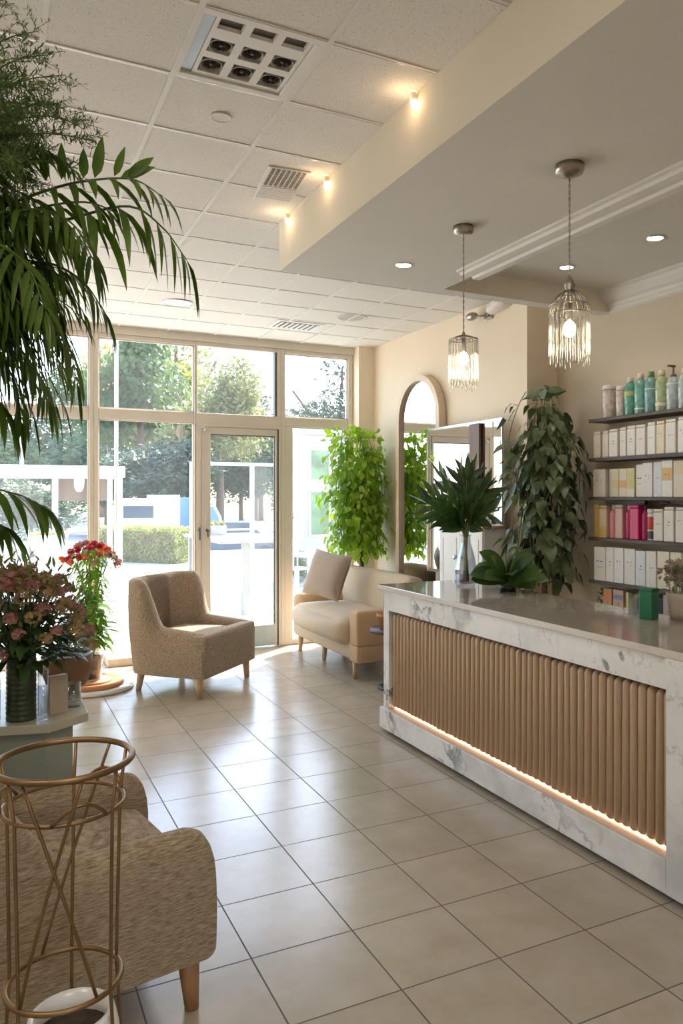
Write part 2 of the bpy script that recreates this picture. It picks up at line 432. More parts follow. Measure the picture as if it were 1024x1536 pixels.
# dropped soffit over the counter with a raised tray
s = MB(); s.box(1.575,BY,SZ, 2.69,4.484,H-0.001); s.box(2.69,4.38,SZ, SX,4.484,H-0.001); s.box(2.69,BY,3.13, SX,4.38,H-0.001)
so = s.build('ceiling_soffit', [M_soffit, M_soffit_side], smooth=False)
for p in so.data.polygons:
    if abs(p.normal.z) < 0.5: p.material_index = 1
structure(so, 'dropped painted soffit above the counter with a raised tray', 'ceiling')
t = MB(); zt = SZ
t.extrude([(2.53,zt),(2.53,zt-0.012),(2.55,zt-0.016),(2.56,zt-0.030),(2.60,zt-0.034),(2.61,zt-0.026),(2.64,zt-0.026),(2.65,zt-0.040),(2.70,zt-0.040),(2.70,zt+0.05),(2.69,zt+0.05),(2.69,zt)], BY, 3.98)
structure(t.build('trim_3', M_white, smooth=False), 'white moulding along the edge of the ceiling tray', 'moulding')
t = MB()
t.extrude([(SX,3.13),(SX-0.13,3.13),(SX-0.13,3.112),(SX-0.112,3.105),(SX-0.10,3.08),(SX-0.07,3.05),(SX-0.04,3.035),(SX-0.032,3.015),(SX-0.02,3.01),(SX-0.02,2.985),(SX,2.975)], BY, 4.378)
structure(t.build('trim_4', M_white, smooth=False), 'white crown moulding above the product shelves', 'moulding')
structure(MB().box(RX,4.99,0, 4.45,8.04,H).build('wall_right', M_cream, smooth=False), 'cream plaster wall behind the sofa and mirrors', 'wall')
structure(MB().box(SX,BY,0, 4.45,4.99,H).build('wall_shelf', M_taupe, smooth=False), 'taupe wall carrying the product shelves', 'wall')
structure(MB().box(3.645,7.74,0, RX,8.04,H).build('wall_pier', M_cream, smooth=False), 'narrow cream pier in the corner beside the shop window', 'wall')
structure(MB().box(LX-0.15,BY,0, LX,8.04,H).build('wall_left', M_cream, smooth=False), 'plain cream wall opposite the mirrors', 'wall')
wb = MB(); wb.box(LX,BY-0.15,0, -0.4,BY,H); wb.box(0.8,BY-0.15,0, 4.45,BY,H); wb.box(-0.4,BY-0.15,2.2, 0.8,BY,H)  # unseen opening added so sky light fills the room from behind
structure(wb.build('wall_back', M_cream, smooth=False), 'cream wall behind the viewer with an opening added for sky light', 'wall')
structure(MB().box(LX,7.86,3.195, 3.645,8.04,H).build('wall_front', M_frame, smooth=False), 'painted header above the shop window', 'wall')
structure(MB().box(3.70,4.99,0.0, 3.838,7.73,0.09).build('baseboard_right', M_white, smooth=False, bevel=0.004), 'white skirting along the cream wall', 'skirting')

# window wall: each unit a frame with panes as parts
FY0, FY1 = 7.885, 7.975
def window(name, label, x0, x1, zs, jl, jr, extra=None):
    """zs: list of (z0, z1) of the clear openings; jl/jr: side member widths"""
    w = thing(name, label, 'window', ((x0+x1)/2, WY, 0)); w['kind'] = 'structure'
    ox, oy = -(x0+x1)/2, -WY
    f = MB()
    zz = sorted(set([0.0] + [a for p in zs for a in p] + [3.195]))
    f.box(x0+ox,FY0+oy,0, x0+jl+ox,FY1+oy,3.195); f.box(x1-jr+ox,FY0+oy,0, x1+ox,FY1+oy,3.195)
    prev = 0.0
    for a, b in zs:
        if a > prev: f.box(x0+jl+ox,FY0+oy+0.004,prev, x1-jr+ox,FY1+oy-0.004,a)
        prev = b
    if prev < 3.195: f.box(x0+jl+ox,FY0+oy+0.004,prev, x1-jr+ox,FY1+oy-0.004,3.195)
    if extra: extra(f, ox, oy)
    f.build('frame', M_frame, w, smooth=False, bevel=0.006)
    for a, b in zs:
        MB().box(x0+jl+ox+0.001,-0.004,a+0.001, x1-jr+ox-0.001,0.004,b-0.001).build('pane', M_glass, w, smooth=False)
        bd = MB()
        for (p0,q0,p1,q1) in ((x0+jl,a,x0+jl+0.012,b),(x1-jr-0.012,a,x1-jr,b),(x0+jl,b-0.012,x1-jr,b),(x0+jl,a,x1-jr,a+0.012)):
            bd.box(p0+ox,-0.012,q0, p1+ox,0.012,q1)
        bd.build('glazing_bead', M_doorframe, w, smooth=False)
    return w
window('window_1', 'tall shop window behind the palm with one transom', -0.75, 0.89, [(0.06,2.36),(2.464,3.15)], 0.045, 0.043)
window('window_5', 'end bay of the shop window hidden behind the palm', LX+0.005, -0.75, [(0.06,2.36),(2.464,3.15)], 0.045, 0.045)
window('window_2', 'shop window bay beside the red flowers with upper and lower pane', 0.89, 1.874, [(0.06,2.36),(2.464,3.15)], 0.043, 0.017)
w3 = thing('window_3', 'transom pane directly above the glass door', 'window', (2.31,WY,0)); w3['kind'] = 'structure'
f = MB(); f.box(1.874-2.31,FY0-WY,2.464, 1.891-2.31,FY1-WY,3.195); f.box(2.746-2.31,FY0-WY,2.464, 2.788-2.31,FY1-WY,3.195)
f.box(1.874-2.31,FY0-WY+.004,2.345, 2.788-2.31,FY1-WY-.004,2.464); f.box(1.891-2.31,FY0-WY+.004,3.15, 2.746-2.31,FY1-WY-.004,3.195)
f.build('frame', M_frame, w3, smooth=False, bevel=0.006)
MB().box(1.892-2.31,-0.004,2.465, 2.745-2.31,0.004,3.149).build('pane', M_glass, w3, smooth=False)
f = MB(); f.box(2.722-2.31,-0.03,2.464, 2.746-2.31,0.03,3.15); f.build('dark_edge', M_gasket, w3, smooth=False)
def ex4(f, ox, oy):
    f.box(2.83+ox,FY0+oy+0.002,0, 2.925+ox,FY1+oy-0.002,2.36)
window('window_4', 'narrow shop window bay behind the climbing plant', 2.788, 3.64, [(0.06,2.36),(2.464,3.15)], 0.045, 0.058, ex4)
# glass entrance door
d = thing('door_1', 'glazed entrance door with pale frame and grey kick plate', 'door', (2.31,WY,0)); d['kind'] = 'structure'
f = MB(); f.box(1.878-2.31,-0.04,0, 1.925-2.31,0.055,2.345); f.box(2.765-2.31,-0.04,0, 2.786-2.31,0.055,2.345); f.box(1.925-2.31,-0.04,2.325, 2.765-2.31,0.055,2.345)
f.build('frame', M_frame, d, smooth=False, bevel=0.005)
f = MB(); f.box(1.928-2.31,-0.03,0.012, 2.028-2.31,0.025,2.318); f.box(2.728-2.31,-0.03,0.012, 2.750-2.31,0.025,2.318)
f.box(2.028-2.31,-0.03,2.252, 2.728-2.31,0.025,2.318)
f.build('leaf_frame', M_doorframe, d, smooth=False, bevel=0.004)
MB().box(2.751-2.31,-0.035,0.012, 2.764-2.31,0.03,2.322).build('gasket', M_gasket, d, smooth=False)
f = MB(); f.box(2.028-2.31,-0.018,2.240, 2.728-2.31,0.012,2.252); f.box(2.718-2.31,-0.018,0.24, 2.728-2.31,0.012,2.24); f.build('glazing_bead', M_gasket, d, smooth=False)
MB().box(2.028-2.31,-0.03,0.012, 2.728-2.31,0.025,0.235).build('kick_plate', M_kick, d, smooth=False, bevel=0.004)
MB().box(2.029-2.31,-0.004,0.236, 2.717-2.31,0.004,2.239).build('pane', M_glass, d, smooth=False)
h = MB(); h.box(1.955-2.31,-0.037,1.22, 1.985-2.31,-0.03,1.42); hp = h.build('handle_plate', M_ceramic, d, smooth=False, bevel=0.003)
h = MB(); h.cyl((1.90-2.31,-0.04,1.26),(1.90-2.31,-0.085,1.26),0.010); h.box(1.893-2.31,-0.095,1.16, 1.907-2.31,-0.08,1.29); h.build('handle', M_gasket, d, bevel=0.003)
h = MB(); h.cyl((1.99-2.31,-0.03,1.255),(1.99-2.31,-0.06,1.255),0.018); h.box(1.984-2.31,-0.072,1.19, 1.998-2.31,-0.058,1.27); h.build('lock', M_gasket, d, bevel=0.003)
h = MB(); h.cyl((1.965-2.31,-0.03,2.285),(1.965-2.31,-0.055,2.285),0.016); h.build('door_stop', M_chrome, d)
# side hook on the post
h = MB(); h.box(2.905,7.872,1.36, 2.925,7.884,1.44); h.cyl((2.915,7.872,1.38),(2.915,7.845,1.38),0.010)
tag(h.build('wall_hook', M_ceramic, bevel=0.003), 'small white hook on the post between glass door and climbing plant', 'hook')
o = MB().lathe([(0,0),(0.037,0),(0.037,0.002),(0,0.002)], n=20, M=Matrix.Translation((1.72,7.914,2.265)) @ Matrix.Rotation(R(90),4,'X') @ Matrix.Diagonal((1,2.0,1,1))).build('paper_sticker', M_ceramic)
tag(o, 'small oval white paper sticker on the window pane beside the door', 'sticker')

# ------------------------------------------------------------------ things on the ceiling
cas = thing('ceiling_air_unit', 'square white ceiling air unit with six round grey swirl outlets', 'air vent', ((TX0+TX1)/2,(TY0+TY1)/2,H-0.002))
hx = (TX1-TX0)/2
f = MB()
for a in ((-hx,-hx,-0.004,hx,-hx+0.035,0.012),(-hx,hx-0.03,-0.004,hx,hx,0.012),(-hx,-hx+.035,-0.004,-hx+0.02,hx-.03,0.012),(hx-0.045,-hx+.035,-0.004,hx,hx-.03,0.012)): f.box(*a)
f.build('frame', M_white, cas, smooth=False, bevel=0.003)
MB().box(-hx+0.02,-hx+0.035,0.008, -hx+0.062,hx-0.03,0.014).build('light_strip', mat('pale_blue_panel',(0.50,0.58,0.66),0.3,var=0.06), cas, smooth=False)
px0, px1 = -hx+0.064, hx-0.047; py0, py1 = -hx+0.037, hx-0.032
colw = (px1-px0)/3; rows = [(py0+0.005, py0+0.075), (py0+0.140, py0+0.230), (py0+0.272, py0+0.375)]
pl = MB(); ys = [py0] + [y for r in rows for y in r] + [py1]
for a, b in zip(ys[0::2], ys[1::2]): pl.box(px0,a,0.004, px1,b,0.02)
for (a, b) in rows:
    for k in range(3):
        pl.box(px0+k*colw,a,0.004, px0+k*colw+0.016,b,0.02); pl.box(px0+(k+1)*colw-0.016,a,0.004, px0+(k+1)*colw,b,0.02)
pl.build('face_plate', M_white, cas, smooth=False)
M_void = mat('vent_void', (0.15,0.14,0.13), 0.8, var=0.5, vscale=30); M_vg = mat('vent_grey', (0.33,0.31,0.28), 0.5, var=0.2, vscale=20)
MB().box(px0,py0,0.036, px1,py1,0.04).build('inner_box', mat('vent_inside',(0.52,0.50,0.46),0.7,var=0.1), cas, smooth=False)
for ri in (1,2):
    a, b = rows[ri]
    for k in range(3):
        cx = px0+(k+0.5)*colw; cy = (a+b)/2; r = min(colw-0.032, b-a)/2*0.99
        o = MB().lathe([(r,0.012),(r*1.02,0.006),(r*0.94,0.004),(r*0.86,0.014),(r*0.84,0.034)], (cx,cy,0), 28).build('outlet_ring', M_vg, cas)
        sw = MB(); sw.lathe([(0,0.033),(r*0.85,0.033)], (cx,cy,0), 20)
        sw.lathe([(0,0.006),(r*0.16,0.008),(r*0.16,0.033)], (cx,cy,0), 12)
        for q in range(9):
            t0 = q*2*PI/9
            pts = [(cx+r*(0.16+0.62*u)*math.cos(t0+u*1.1), cy+r*(0.16+0.62*u)*math.sin(t0+u*1.1)) for u in (0,.25,.5,.75,1)]
            for (x0,y0),(x1,y1) in zip(pts, pts[1:]):
                sw.add([(x0,y0,0.008),(x1,y1,0.008),(x1+0.006,y1+0.007,0.030),(x0+0.006,y0+0.007,0.030)], [(0,1,2,3)])
        sw.build('swirl_vanes', M_void, o)
def disc_thing(name, label, cat, x, y, z, r, m, rim=None, lit=None, group=None):
    t = thing(name, label, cat, (x,y,z), 0, group)
    MB().lathe([(r*0.86,0.0),(r*0.88,-0.006),(r,-0.007),(r*1.02,-0.0005)], n=32).build('rim', rim or M_white, t)
    MB().lathe([(0,-0.004),(r*0.87,-0.004)], n=32).build('lens' if lit else 'cover', lit or m, t)
    return t
disc_thing('ceiling_cover_plate', 'flat round white cover plate on tile beside the air unit', 'cover plate', 0.905,3.345,H-0.001,0.045, M_ceil)
disc_thing('ceiling_speaker', 'round grey ceiling speaker near the cream wall', 'speaker', 3.0,6.53,H-0.001,0.14, mat('speaker_mesh',(0.50,0.47,0.43),0.7,var=0.1,vscale=90), M_bar)
M_lens = emit_mat('lamp_lens', (1.0,0.93,0.80), 9.0)
M_lens2 = emit_mat('lamp_lens_soft', (1.0,0.90,0.76), 2.0)
dl = [('bright round downlight in the flat soffit beside a pendant canopy', 2.19,4.026,SZ-0.001,0.05),
      ('bright downlight in the ceiling tray behind the larger pendant cord', 3.42,4.02,3.129,0.05),
      ('bright downlight in the ceiling tray above the product shelves', 3.50,3.33,3.129,0.052)]
def lamp(kind, loc, energy, col, **kw):
    l = bpy.data.lights.new('lamp', kind); l.energy = energy; l.color = col
    for k, v in kw.items(): setattr(l, k, v)
    o = bpy.data.objects.new('lamp_light', l); COL.objects.link(o); o.location = loc
    return o
for lb, x, y, z, r in dl:
    disc_thing('recessed_downlight', lb, 'downlight', x, y, z, r, None, M_chrome, M_lens, 'recessed downlights over the counter')
    lamp('SPOT', (x,y,z-0.03), DL_W, (1.0,0.86,0.68), spot_size=R(130), spot_blend=0.8, shadow_soft_size=0.05)
disc_thing('ceiling_disc_light', 'round softly lit disc light in the tiled ceiling near window', 'ceiling light', 1.437,6.7,H-0.002,0.125, None, M_nickel, M_lens2)
lamp('SPOT', (1.437,6.7,H-0.04), 25, (1.0,0.88,0.72), spot_size=R(140), spot_blend=0.8, shadow_soft_size=0.1)
# unseen fill panels added at the viewer's end to brighten the room
for lb, x, y in (('square ceiling light panel over the viewer\'s end by the soffit', 0.40, 0.25), ('unseen added fill light panel farther behind the viewer', 0.40, -1.64), ('unseen added fill light panel over the blank side wall', -1.01, 1.19)):
    t = thing('added_fill_panel', lb, 'ceiling light', (x,y,H-0.004), 0, 'added ceiling fill panels')
    MB().box(-0.23,-0.23,-0.004,0.23,-0.21,0.002).box(-0.23,0.21,-0.004,0.23,0.23,0.002).box(-0.23,-0.21,-0.004,-0.21,0.21,0.002).box(0.21,-0.21,-0.004,0.23,0.21,0.002).build('frame', M_bar, t, smooth=False)
    MB().box(-0.21,-0.21,-0.002,0.21,0.21,0.001).build('diffuser', emit_mat('fill_panel_glow',(1.0,0.93,0.83),4.0), t, smooth=False)
    lamp('AREA', (x,y,H-0.015), FILL_W, (1.0,0.91,0.80), shape='SQUARE', size=0.42)
# warm little lamps where soffit meets the tiles
for k, (lb, y) in enumerate((('warm spot lamp on soffit edge, nearest of the three to the viewer', 2.783), ('warm spot lamp on soffit edge, middle of the three', 3.713), ('warm spot lamp at the far corner of the soffit edge', 4.303))):
    t = thing('edge_spot_lamp', lb, 'spot lamp', (1.575,y,H-0.03), 0, 'warm lamps along the soffit edge')
    MB().lathe([(0.014,0.024),(0.014,0.0),(0.009,-0.006)], (-0.016,0,0), 12).build('holder', M_white, t)
    MB().lathe([(0.0095,0.0),(0.011,-0.018),(0.007,-0.034),(0,-0.038)], (-0.016,0,0), 12).build('bulb', emit_mat('warm_bulb',(1.0,0.72,0.38),14.0), t)
    lamp('POINT', (1.50,y,H-0.07), 0.22, (1.0,0.66,0.36), shadow_soft_size=0.012)
# patterned square diffuser and slotted grille
t = thing('ceiling_diffuser', 'square patterned white ceiling diffuser beside the soffit', 'air vent', (1.385,3.93,H-0.003), R(-6))
MB().box(-0.11,-0.22,-0.006,0.11,0.22,0.002).build('frame', M_bar, t, smooth=False, bevel=0.003)
q = MB()
for k in range(8): q.box(-0.095,0.02+k*0.022,-0.012, 0.095,0.032+k*0.022,-0.006)
q.build('louvre', M_white, t, smooth=False)
q = MB()
for a in range(7):
    for b in range(8):
        q.lathe([(0.011,-0.006),(0.009,-0.012),(0.006,-0.012),(0.004,-0.006)], (-0.082+a*0.027,-0.2+b*0.027,0), 8)
q.build('pattern_plate', M_vg, t)
t = thing('slot_grille', 'slotted black and white ceiling grille near window', 'air vent', (2.66,7.08,H-0.003))
MB().box(-0.24,-0.17,-0.004,0.24,0.17,0.002).build('frame', M_white, t, smooth=False, bevel=0.003)
q = MB(); q.box(-0.20,-0.12,-0.0055,0.20,0.12,-0.0042); q.build('dark_opening', M_black, t, smooth=False)
q = MB()
for k in range(8):
    x = -0.19+k*0.052
    q.add([(x,-0.12,-0.010),(x+0.028,-0.12,-0.010),(x+0.028,0.12,-0.010),(x,0.12,-0.010),(x,-0.12,-0.006),(x+0.028,-0.12,-0.006),(x+0.028,0.12,-0.006),(x,0.12,-0.006)],[(0,3,2,1),(4,5,6,7),(0,1,5,4),(1,2,6,5),(2,3,7,6),(3,0,4,7)])
q.build('slat', M_white, t, smooth=False)
# twin spotlight on the cream wall just beyond the soffit
t = thing('wall_spotlight', 'clear and silver twin spotlight high on the cream wall', 'spotlight', (RX,5.5,3.16))
MB().box(-0.03,-0.05,-0.03,0,0.05,0.03).build('bracket', M_nickel, t, bevel=0.004)
M1 = Matrix.Translation((-0.09,-0.10,0.005)) @ Matrix.Rotation(R(62),4,'X') @ Matrix.Rotation(R(20),4,'Y')
MB().lathe([(0.03,0.0),(0.045,0.02),(0.075,0.16),(0.082,0.21),(0.074,0.212),(0.04,0.03)], n=20, M=M1).build('lamp_shade', M_ceramic, t)
MB().cyl((-0.03,0,0),(-0.09,-0.09,0.0),0.008).cyl((-0.03,0.02,0.0),(-0.09,0.12,0.015),0.008).ball((-0.09,0.15,0.015),0.045,s=(1.0,1.6,0.8)).build('arm', M_nickel, t)

# pendant lamps
def pendant(name, label, x, y, zt, zb, r, rc, dome):
    t = thing(name, label, 'pendant lamp', (x,y,SZ), 0, 'glass rod pendants over the counter')
    MB().lathe([(0,0.0),(rc,0.0),(rc*1.02,-0.02),(rc*0.92,-0.034),(rc*0.3,-0.042),(0,-0.042)], n=32).build('canopy', M_nickel, t)
    cd = MB(); n = 40; L = -(SZ-zt)
    for s in (0, PI):
        cd.tube([(0.003*math.cos(s+i*1.3), 0.003*math.sin(s+i*1.3), lerp(-0.04,L,i/n)) for i in range(n+1)], 0.0022, 5)
    cd.build('cord', M_nickel, t)
    z1 = L; z0 = zb-SZ; sh = z1-(0.105 if dome else 0.012)
    fr = MB()
    for zz, rr in (((sh,r),(sh-0.035,r)) if dome else ((z1-0.012,r*0.98),(z1-0.004,r*0.6))):
        fr.tube([(rr*math.cos(2*PI*i/32), rr*math.sin(2*PI*i/32), zz) for i in range(32)], 0.003, 6, True)
    if dome:
        for i in range(16):
            a = 2*PI*i/16
            fr.tube([(q*math.cos(a), q*math.sin(a), z) for q,z in ((0.012,z1-0.04),(r*0.55,sh+0.045),(r*0.86,sh+0.022),(r,sh-0.03))], 0.0028, 5)
        fr.lathe([(0.004,z1+0.02),(0.016,z1),(0.024,z1-0.02),(0.014,z1-0.042),(0.02,z1-0.055),(0.01,z1-0.06)], n=14)
    else:
        for i in range(12):
            a = 2*PI*i/12
            fr.tube([(q*math.cos(a), q*math.sin(a), z) for q,z in ((0.006,z1+0.012),(r*0.5,z1+0.002),(r*0.98,z1-0.012))], 0.0022, 5)
        fr.lathe([(0.004,z1+0.03),(0.009,z1+0.02),(0.009,z1-0.03)], n=12)
    fr.build('wire_frame', M_nickel, t)
    n = 46
    for i in range(n):
        a = 2*PI*i/n; rr = r*(0.99 if i % 2 else 0.93); zl = z0 + rnd.uniform(0,0.035) + (0.01 if i % 2 else 0)
        zu = sh - (0.0 if i % 2 else 0.012)
        rod = MB(); k = 7
        pts = [(rr*math.cos(a)+rnd.uniform(-1,1)*0.0012, rr*math.sin(a)+rnd.uniform(-1,1)*0.0012, lerp(zu,zl,j/k)) for j in range(k+1)]
        rod.tube(pts, [0.0036,0.0029,0.0037,0.0028,0.0037,0.0029,0.0038,0.002], 6)
        rod.build('glass_rod', M_crystal, t)
    MB().ball((0,0,(sh+z0)/2+0.035),0.026,16,10,(1,1,1.35)).build('bulb', emit_mat('pendant_bulb',(1.0,0.84,0.58),22.0), t)
    MB().cyl((0,0,(sh+z0)/2+0.07),(0,0,sh+0.01),0.014,0.012).build('socket', M_nickel, t)
    lamp('POINT', (x,y,SZ+(sh+z0)/2-0.03), PEND_W, (1.0,0.80,0.55), shadow_soft_size=0.03)
pendant('pendant_lamp', 'smaller flat-topped glass rod pendant lamp hanging before the arched mirror', 2.155,3.322, 2.415,2.138, 0.074, 0.052, False)
pendant('pendant_lamp', 'larger domed birdcage glass rod pendant lamp hanging above the leafy plants', 2.15,2.509, 2.50,2.132, 0.083, 0.060, True)
# ------------------------------------------------------------------ reception counter
ct = thing('reception_counter', 'long white marble reception counter with ribbed wood front panel', 'counter', (2.72,3.15,0))
def C(x, y): return x-2.72, y-3.15
def cbox(m, x0,y0,z0,x1,y1,z1):
    m.box(x0-2.72,y0-3.15,z0,x1-2.72,y1-3.15,z1); return m
b = MB()
cbox(b, 2.40,1.30,0.832, 3.02,4.70,0.966)
cbox(b, 2.40,4.622,0.168, 2.48,4.70,0.832)
cbox(b, 2.48,1.30,0.03, 3.02,4.699,0.832)
b.build('marble_body', M_marble, ct, smooth=False, bevel=0.003)
b = MB(); cbox(b, 2.378,2.209,0.030, 2.478,4.72,0.166); cbox(b, 2.478,4.70,0.030, 3.02,4.72,0.166)
b.build('marble_base', M_marble, ct, smooth=False, bevel=0.003)
b = MB(); cbox(b, 2.378,1.30,0.030, 2.3995,2.208,0.966); cbox(b, 2.3995,1.30,0.030, 2.478,2.208,0.831); b.build('marble_end_panel', M_marble, ct, smooth=False, bevel=0.002)
b = MB(); cbox(b, 2.43,1.35,0.0, 2.98,4.66,0.030); b.build('plinth', M_black, ct, smooth=False)
b = MB(); cbox(b, 2.372,1.28,0.9665, 3.07,4.735,1.0); tp = b.build('countertop', [M_top, M_topedge], ct, smooth=False, bevel=0.004)
for p in tp.data.polygons:
    if abs(p.normal.z) < 0.5: p.material_index = 1
b = MB(); cbox(b, 2.474,2.212,0.170, 2.4795,4.62,0.830)
sp = b.build('slat_panel', M_slatback, ct, smooth=False)
ns = 51; pitch = (4.613-2.222)/ns
sl = MB(); r = pitch*0.475
prof = [(0,0.0),(r*0.7,0.0),(r,0.008)] + [(r, 0.605)] + [(r*math.cos(a), 0.605+r*1.2*math.sin(a)) for a in (0.4,0.8,1.2,1.5708)]
sl.lathe([(q, z) for q, z in prof], n=12, M=Matrix.Diagonal((1.25,1.0,1,1)))
sm = sl.mesh('slat'); sm.materials.append(M_slat)
for k in range(ns):
    o = bpy.data.objects.new('slat', sm); COL.objects.link(o); o.parent = sp
    o.location = (2.474-r*1.25-2.72, 2.222+(k+0.5)*pitch-3.15, 0.188+rnd.uniform(-0.003,0.003))
    o.rotation_euler = (rnd.uniform(-0.004,0.004), rnd.uniform(0,0.006), 0)
b = MB(); cbox(b, 2.383,2.215,0.1662, 2.470,4.618,0.1695); b.build('ledge_strip', M_topedge, ct, smooth=False)
b = MB(); cbox(b, 2.446,2.215,0.1696, 2.458,4.618,0.1760); b.build('led_strip', emit_mat('led_warm',(1.0,0.56,0.27),LED_S), ct, smooth=False)

# ------------------------------------------------------------------ armchairs
def armchair(name, label, loc, rz, W, D, th, z0, arm_h, back_h, seat_h, m, leg_m, flush, y1, y2, legs, lean=0.05, dip=0.0, front_round=0.05, leg_r=0.036):
    t = thing(name, label, 'armchair', loc, rz)
    a = W/2-th/2; yb = D/2-th/2; Rr = 0.16 if flush else 0.14
    path = []
    n1 = 26
    for i in range(n1+1):
        y = lerp(-D/2, yb-Rr, (i/n1)**2); path.append((V((-a,y,0)), V((-1,0,0))))
    for i in range(1,9):
        an = PI + (-PI/2)*i/8
        path.append((V((-a+Rr+Rr*math.cos(an), yb-Rr+Rr*math.sin(an),0)), V((math.cos(an),math.sin(an),0))))
    for i in range(1,8):
        path.append((V((lerp(-a+Rr, a-Rr, i/8), yb, 0)), V((0,1,0))))
    left = list(path); path = left + [(V((-p.x,p.y,0)), V((-n.x,n.y,0))) for p, n in reversed(left)]
    vs = []; fs = []; secs = 15
    def sm(x): x = max(0,min(1,x)); return x*x*(3-2*x)
    for p, n in path:
        k = sm((p.y-y1)/(y2-y1))**1.3 if flush else sm((p.y-y1)/(y2-y1)); h = lerp(arm_h - (0.035*max(0,(y1-p.y)/(y1+D/2)) if flush else 0), back_h, k)
        u = (p.y+D/2)/max(1e-6,(y1+D/2)); h -= dip*math.sin(PI*min(1,max(0,u)))*(1-k)
        e = (p.y+D/2)                                    # rounded front end of the arm
        if e < front_round: h -= front_round*(1-math.sqrt(max(0,1-(1-e/front_round)**2)))
        tt = th*(1-0.12*k); rr = tt/2
        ln = lean*sm((p.y-y1)/(y2-y1))
        bulge = 0.018 if flush else 0.006
        zb = z0 + (0.035*(1-math.sqrt(max(0,1-(1-e/0.035)**2))) if (e < 0.035 and not flush) else 0)
        sec = []
        for q in range(5):
            z = lerp(zb, h-rr, q/4); sec.append((rr + ln*(z-z0)/(back_h-z0) + bulge*math.sin(PI*q/4), z))
        lt = ln*(h-z0)/(back_h-z0)
        for q in range(1,6):
            an = PI*q/6; sec.append((rr*math.cos(an)+lt, h-rr+rr*math.sin(an)))
        for q in range(5):
            z = lerp(h-rr, zb, q/4); sec.append((-rr + ln*(z-z0)/(back_h-z0), z))
        for off, z in sec: vs.append(p + n*off + V((0,0,z)))
    S = len(sec); m_ = len(path)
    for i in range(m_-1):
        for q in range(S):
            b_ = (q+1) % S
            fs.append((i*S+q, i*S+b_, (i+1)*S+b_, (i+1)*S+q))
    fs.append(tuple(range(S))); fs.append(tuple(reversed(range((m_-1)*S, m_*S))))
    sh = MB(); sh.add(vs, fs)
    o = sh.build('shell', m, t, weld=1e-5, auto=50)
    s = MB()
    if flush:
        s.rbox((0,-0.04,(z0+seat_h)/2+0.02),(W/2-th*0.9,D/2-0.07,(seat_h-z0)/2-0.02),0.045,10,(0,0,0.02))
        s.build('seat_cushion', m, t, weld=1e-4)
        fpn = MB().rbox((0,-D/2+0.035,(z0+arm_h-0.045)/2),(W/2+0.006,0.055,(arm_h-0.045-z0)/2),0.024,10,(0,0.012,0.006))
        fpn.build('front_panel', m, t, weld=1e-4)
        pp = MB()
        for sx in (-1,1): pp.tube([(sx*(W/2-0.002),-D/2-0.012,z0+0.01),(sx*(W/2-0.002),-D/2-0.012,arm_h-0.065)],0.004,6)
        pp.build('piping', m, t)
    else:
        s.rbox((0,-0.02,seat_h-0.075),(W/2-th-0.002,D/2-0.06,0.075),0.05,10,(0,0.01,0.025)); s.build('seat_cushion', m, t, weld=1e-4)
        MB().rbox((0,0.0,(z0+seat_h-0.15)/2+0.004),(W/2-th-0.004,D/2-0.055,(seat_h-0.15-z0)/2+0.004),0.02,8).build('seat_base', m, t, weld=1e-4)
    for (lx, ly, tx, ty) in legs:
        lg = MB(); lg.cyl((lx,ly,z0+0.02),(lx+tx,ly+ty,0.0),leg_r,leg_r*0.58,16)
        lg.build('leg', leg_m, t)
    return t
armchair('armchair', 'grey-brown tweed tub armchair standing alone before the glass door', (1.523,6.615,0), R(45), 0.84, 0.76, 0.115, 0.155, 0.545, 0.93, 0.465, M_tweed, M_legpale, True, 0.01, 0.20,
         [(-0.385,-0.32,-0.008,-0.012),(0.385,-0.32,0.008,-0.012),(-0.30,0.27,-0.02,0.02),(0.30,0.27,0.02,0.02)], lean=0.045)
armchair('armchair', 'brown streaked tweed armchair with wooden peg legs behind the brass plant stand', (0.17,2.665,0), R(99.5), 0.74, 0.80, 0.135, 0.175, 0.565, 0.86, 0.47, M_streak, M_legwood, False, 0.0, 0.30,
         [(-0.30,-0.335,-0.005,-0.012),(0.30,-0.335,0.005,-0.012),(-0.28,0.29,-0.02,0.03),(0.28,0.29,0.02,0.03)], lean=0.06, dip=0.0, front_round=0.075, leg_r=0.037)

# ------------------------------------------------------------------ sofa (faces -X)
sf = thing('sofa', 'beige two-seat sofa with tan arms along the cream wall', 'sofa', (3.15,6.85,0))
def sp_(x,y,z): return (x-3.15, y-6.85, z)
MB().rbox(sp_(3.14,6.85,0.245),(0.31,0.76,0.085),0.03,8).build('base', M_sofa, sf, weld=1e-4)
MB().rbox(sp_(3.075,6.835,0.40),(0.325,0.625,0.12),0.085,14,(0.07,0.0,0.035)).build('seat_cushion', M_sofa, sf, weld=1e-4)
bk = MB(); Mb = Matrix.Translation(V(sp_(3.42,6.85,0.55))) @ Matrix.Rotation(R(9),4,'Y')
bk.rbox((0,0,0),(0.085,0.74,0.32),0.05,12,(0.02,0,0.01),Mb); bk.build('backrest', M_sofa, sf, weld=1e-4)
ar = MB().rbox(sp_(3.14,6.12,0.45),(0.315,0.085,0.155),0.025,10,(0.0,0.004,0.004)); ar.build('armrest', M_sofaarm, sf, weld=1e-4)
MB().rbox(sp_(3.14,6.12,0.225),(0.312,0.083,0.075),0.02,10).build('arm_base', M_sofaarm, sf, weld=1e-4)
ar = MB().rbox(sp_(3.14,7.57,0.50),(0.315,0.115,0.115),0.105,12); ar.build('armrest', M_sofaarm, sf, weld=1e-4)
MB().rbox(sp_(3.14,7.57,0.30),(0.30,0.09,0.13),0.03,8).build('arm_base', M_sofa, sf, weld=1e-4)
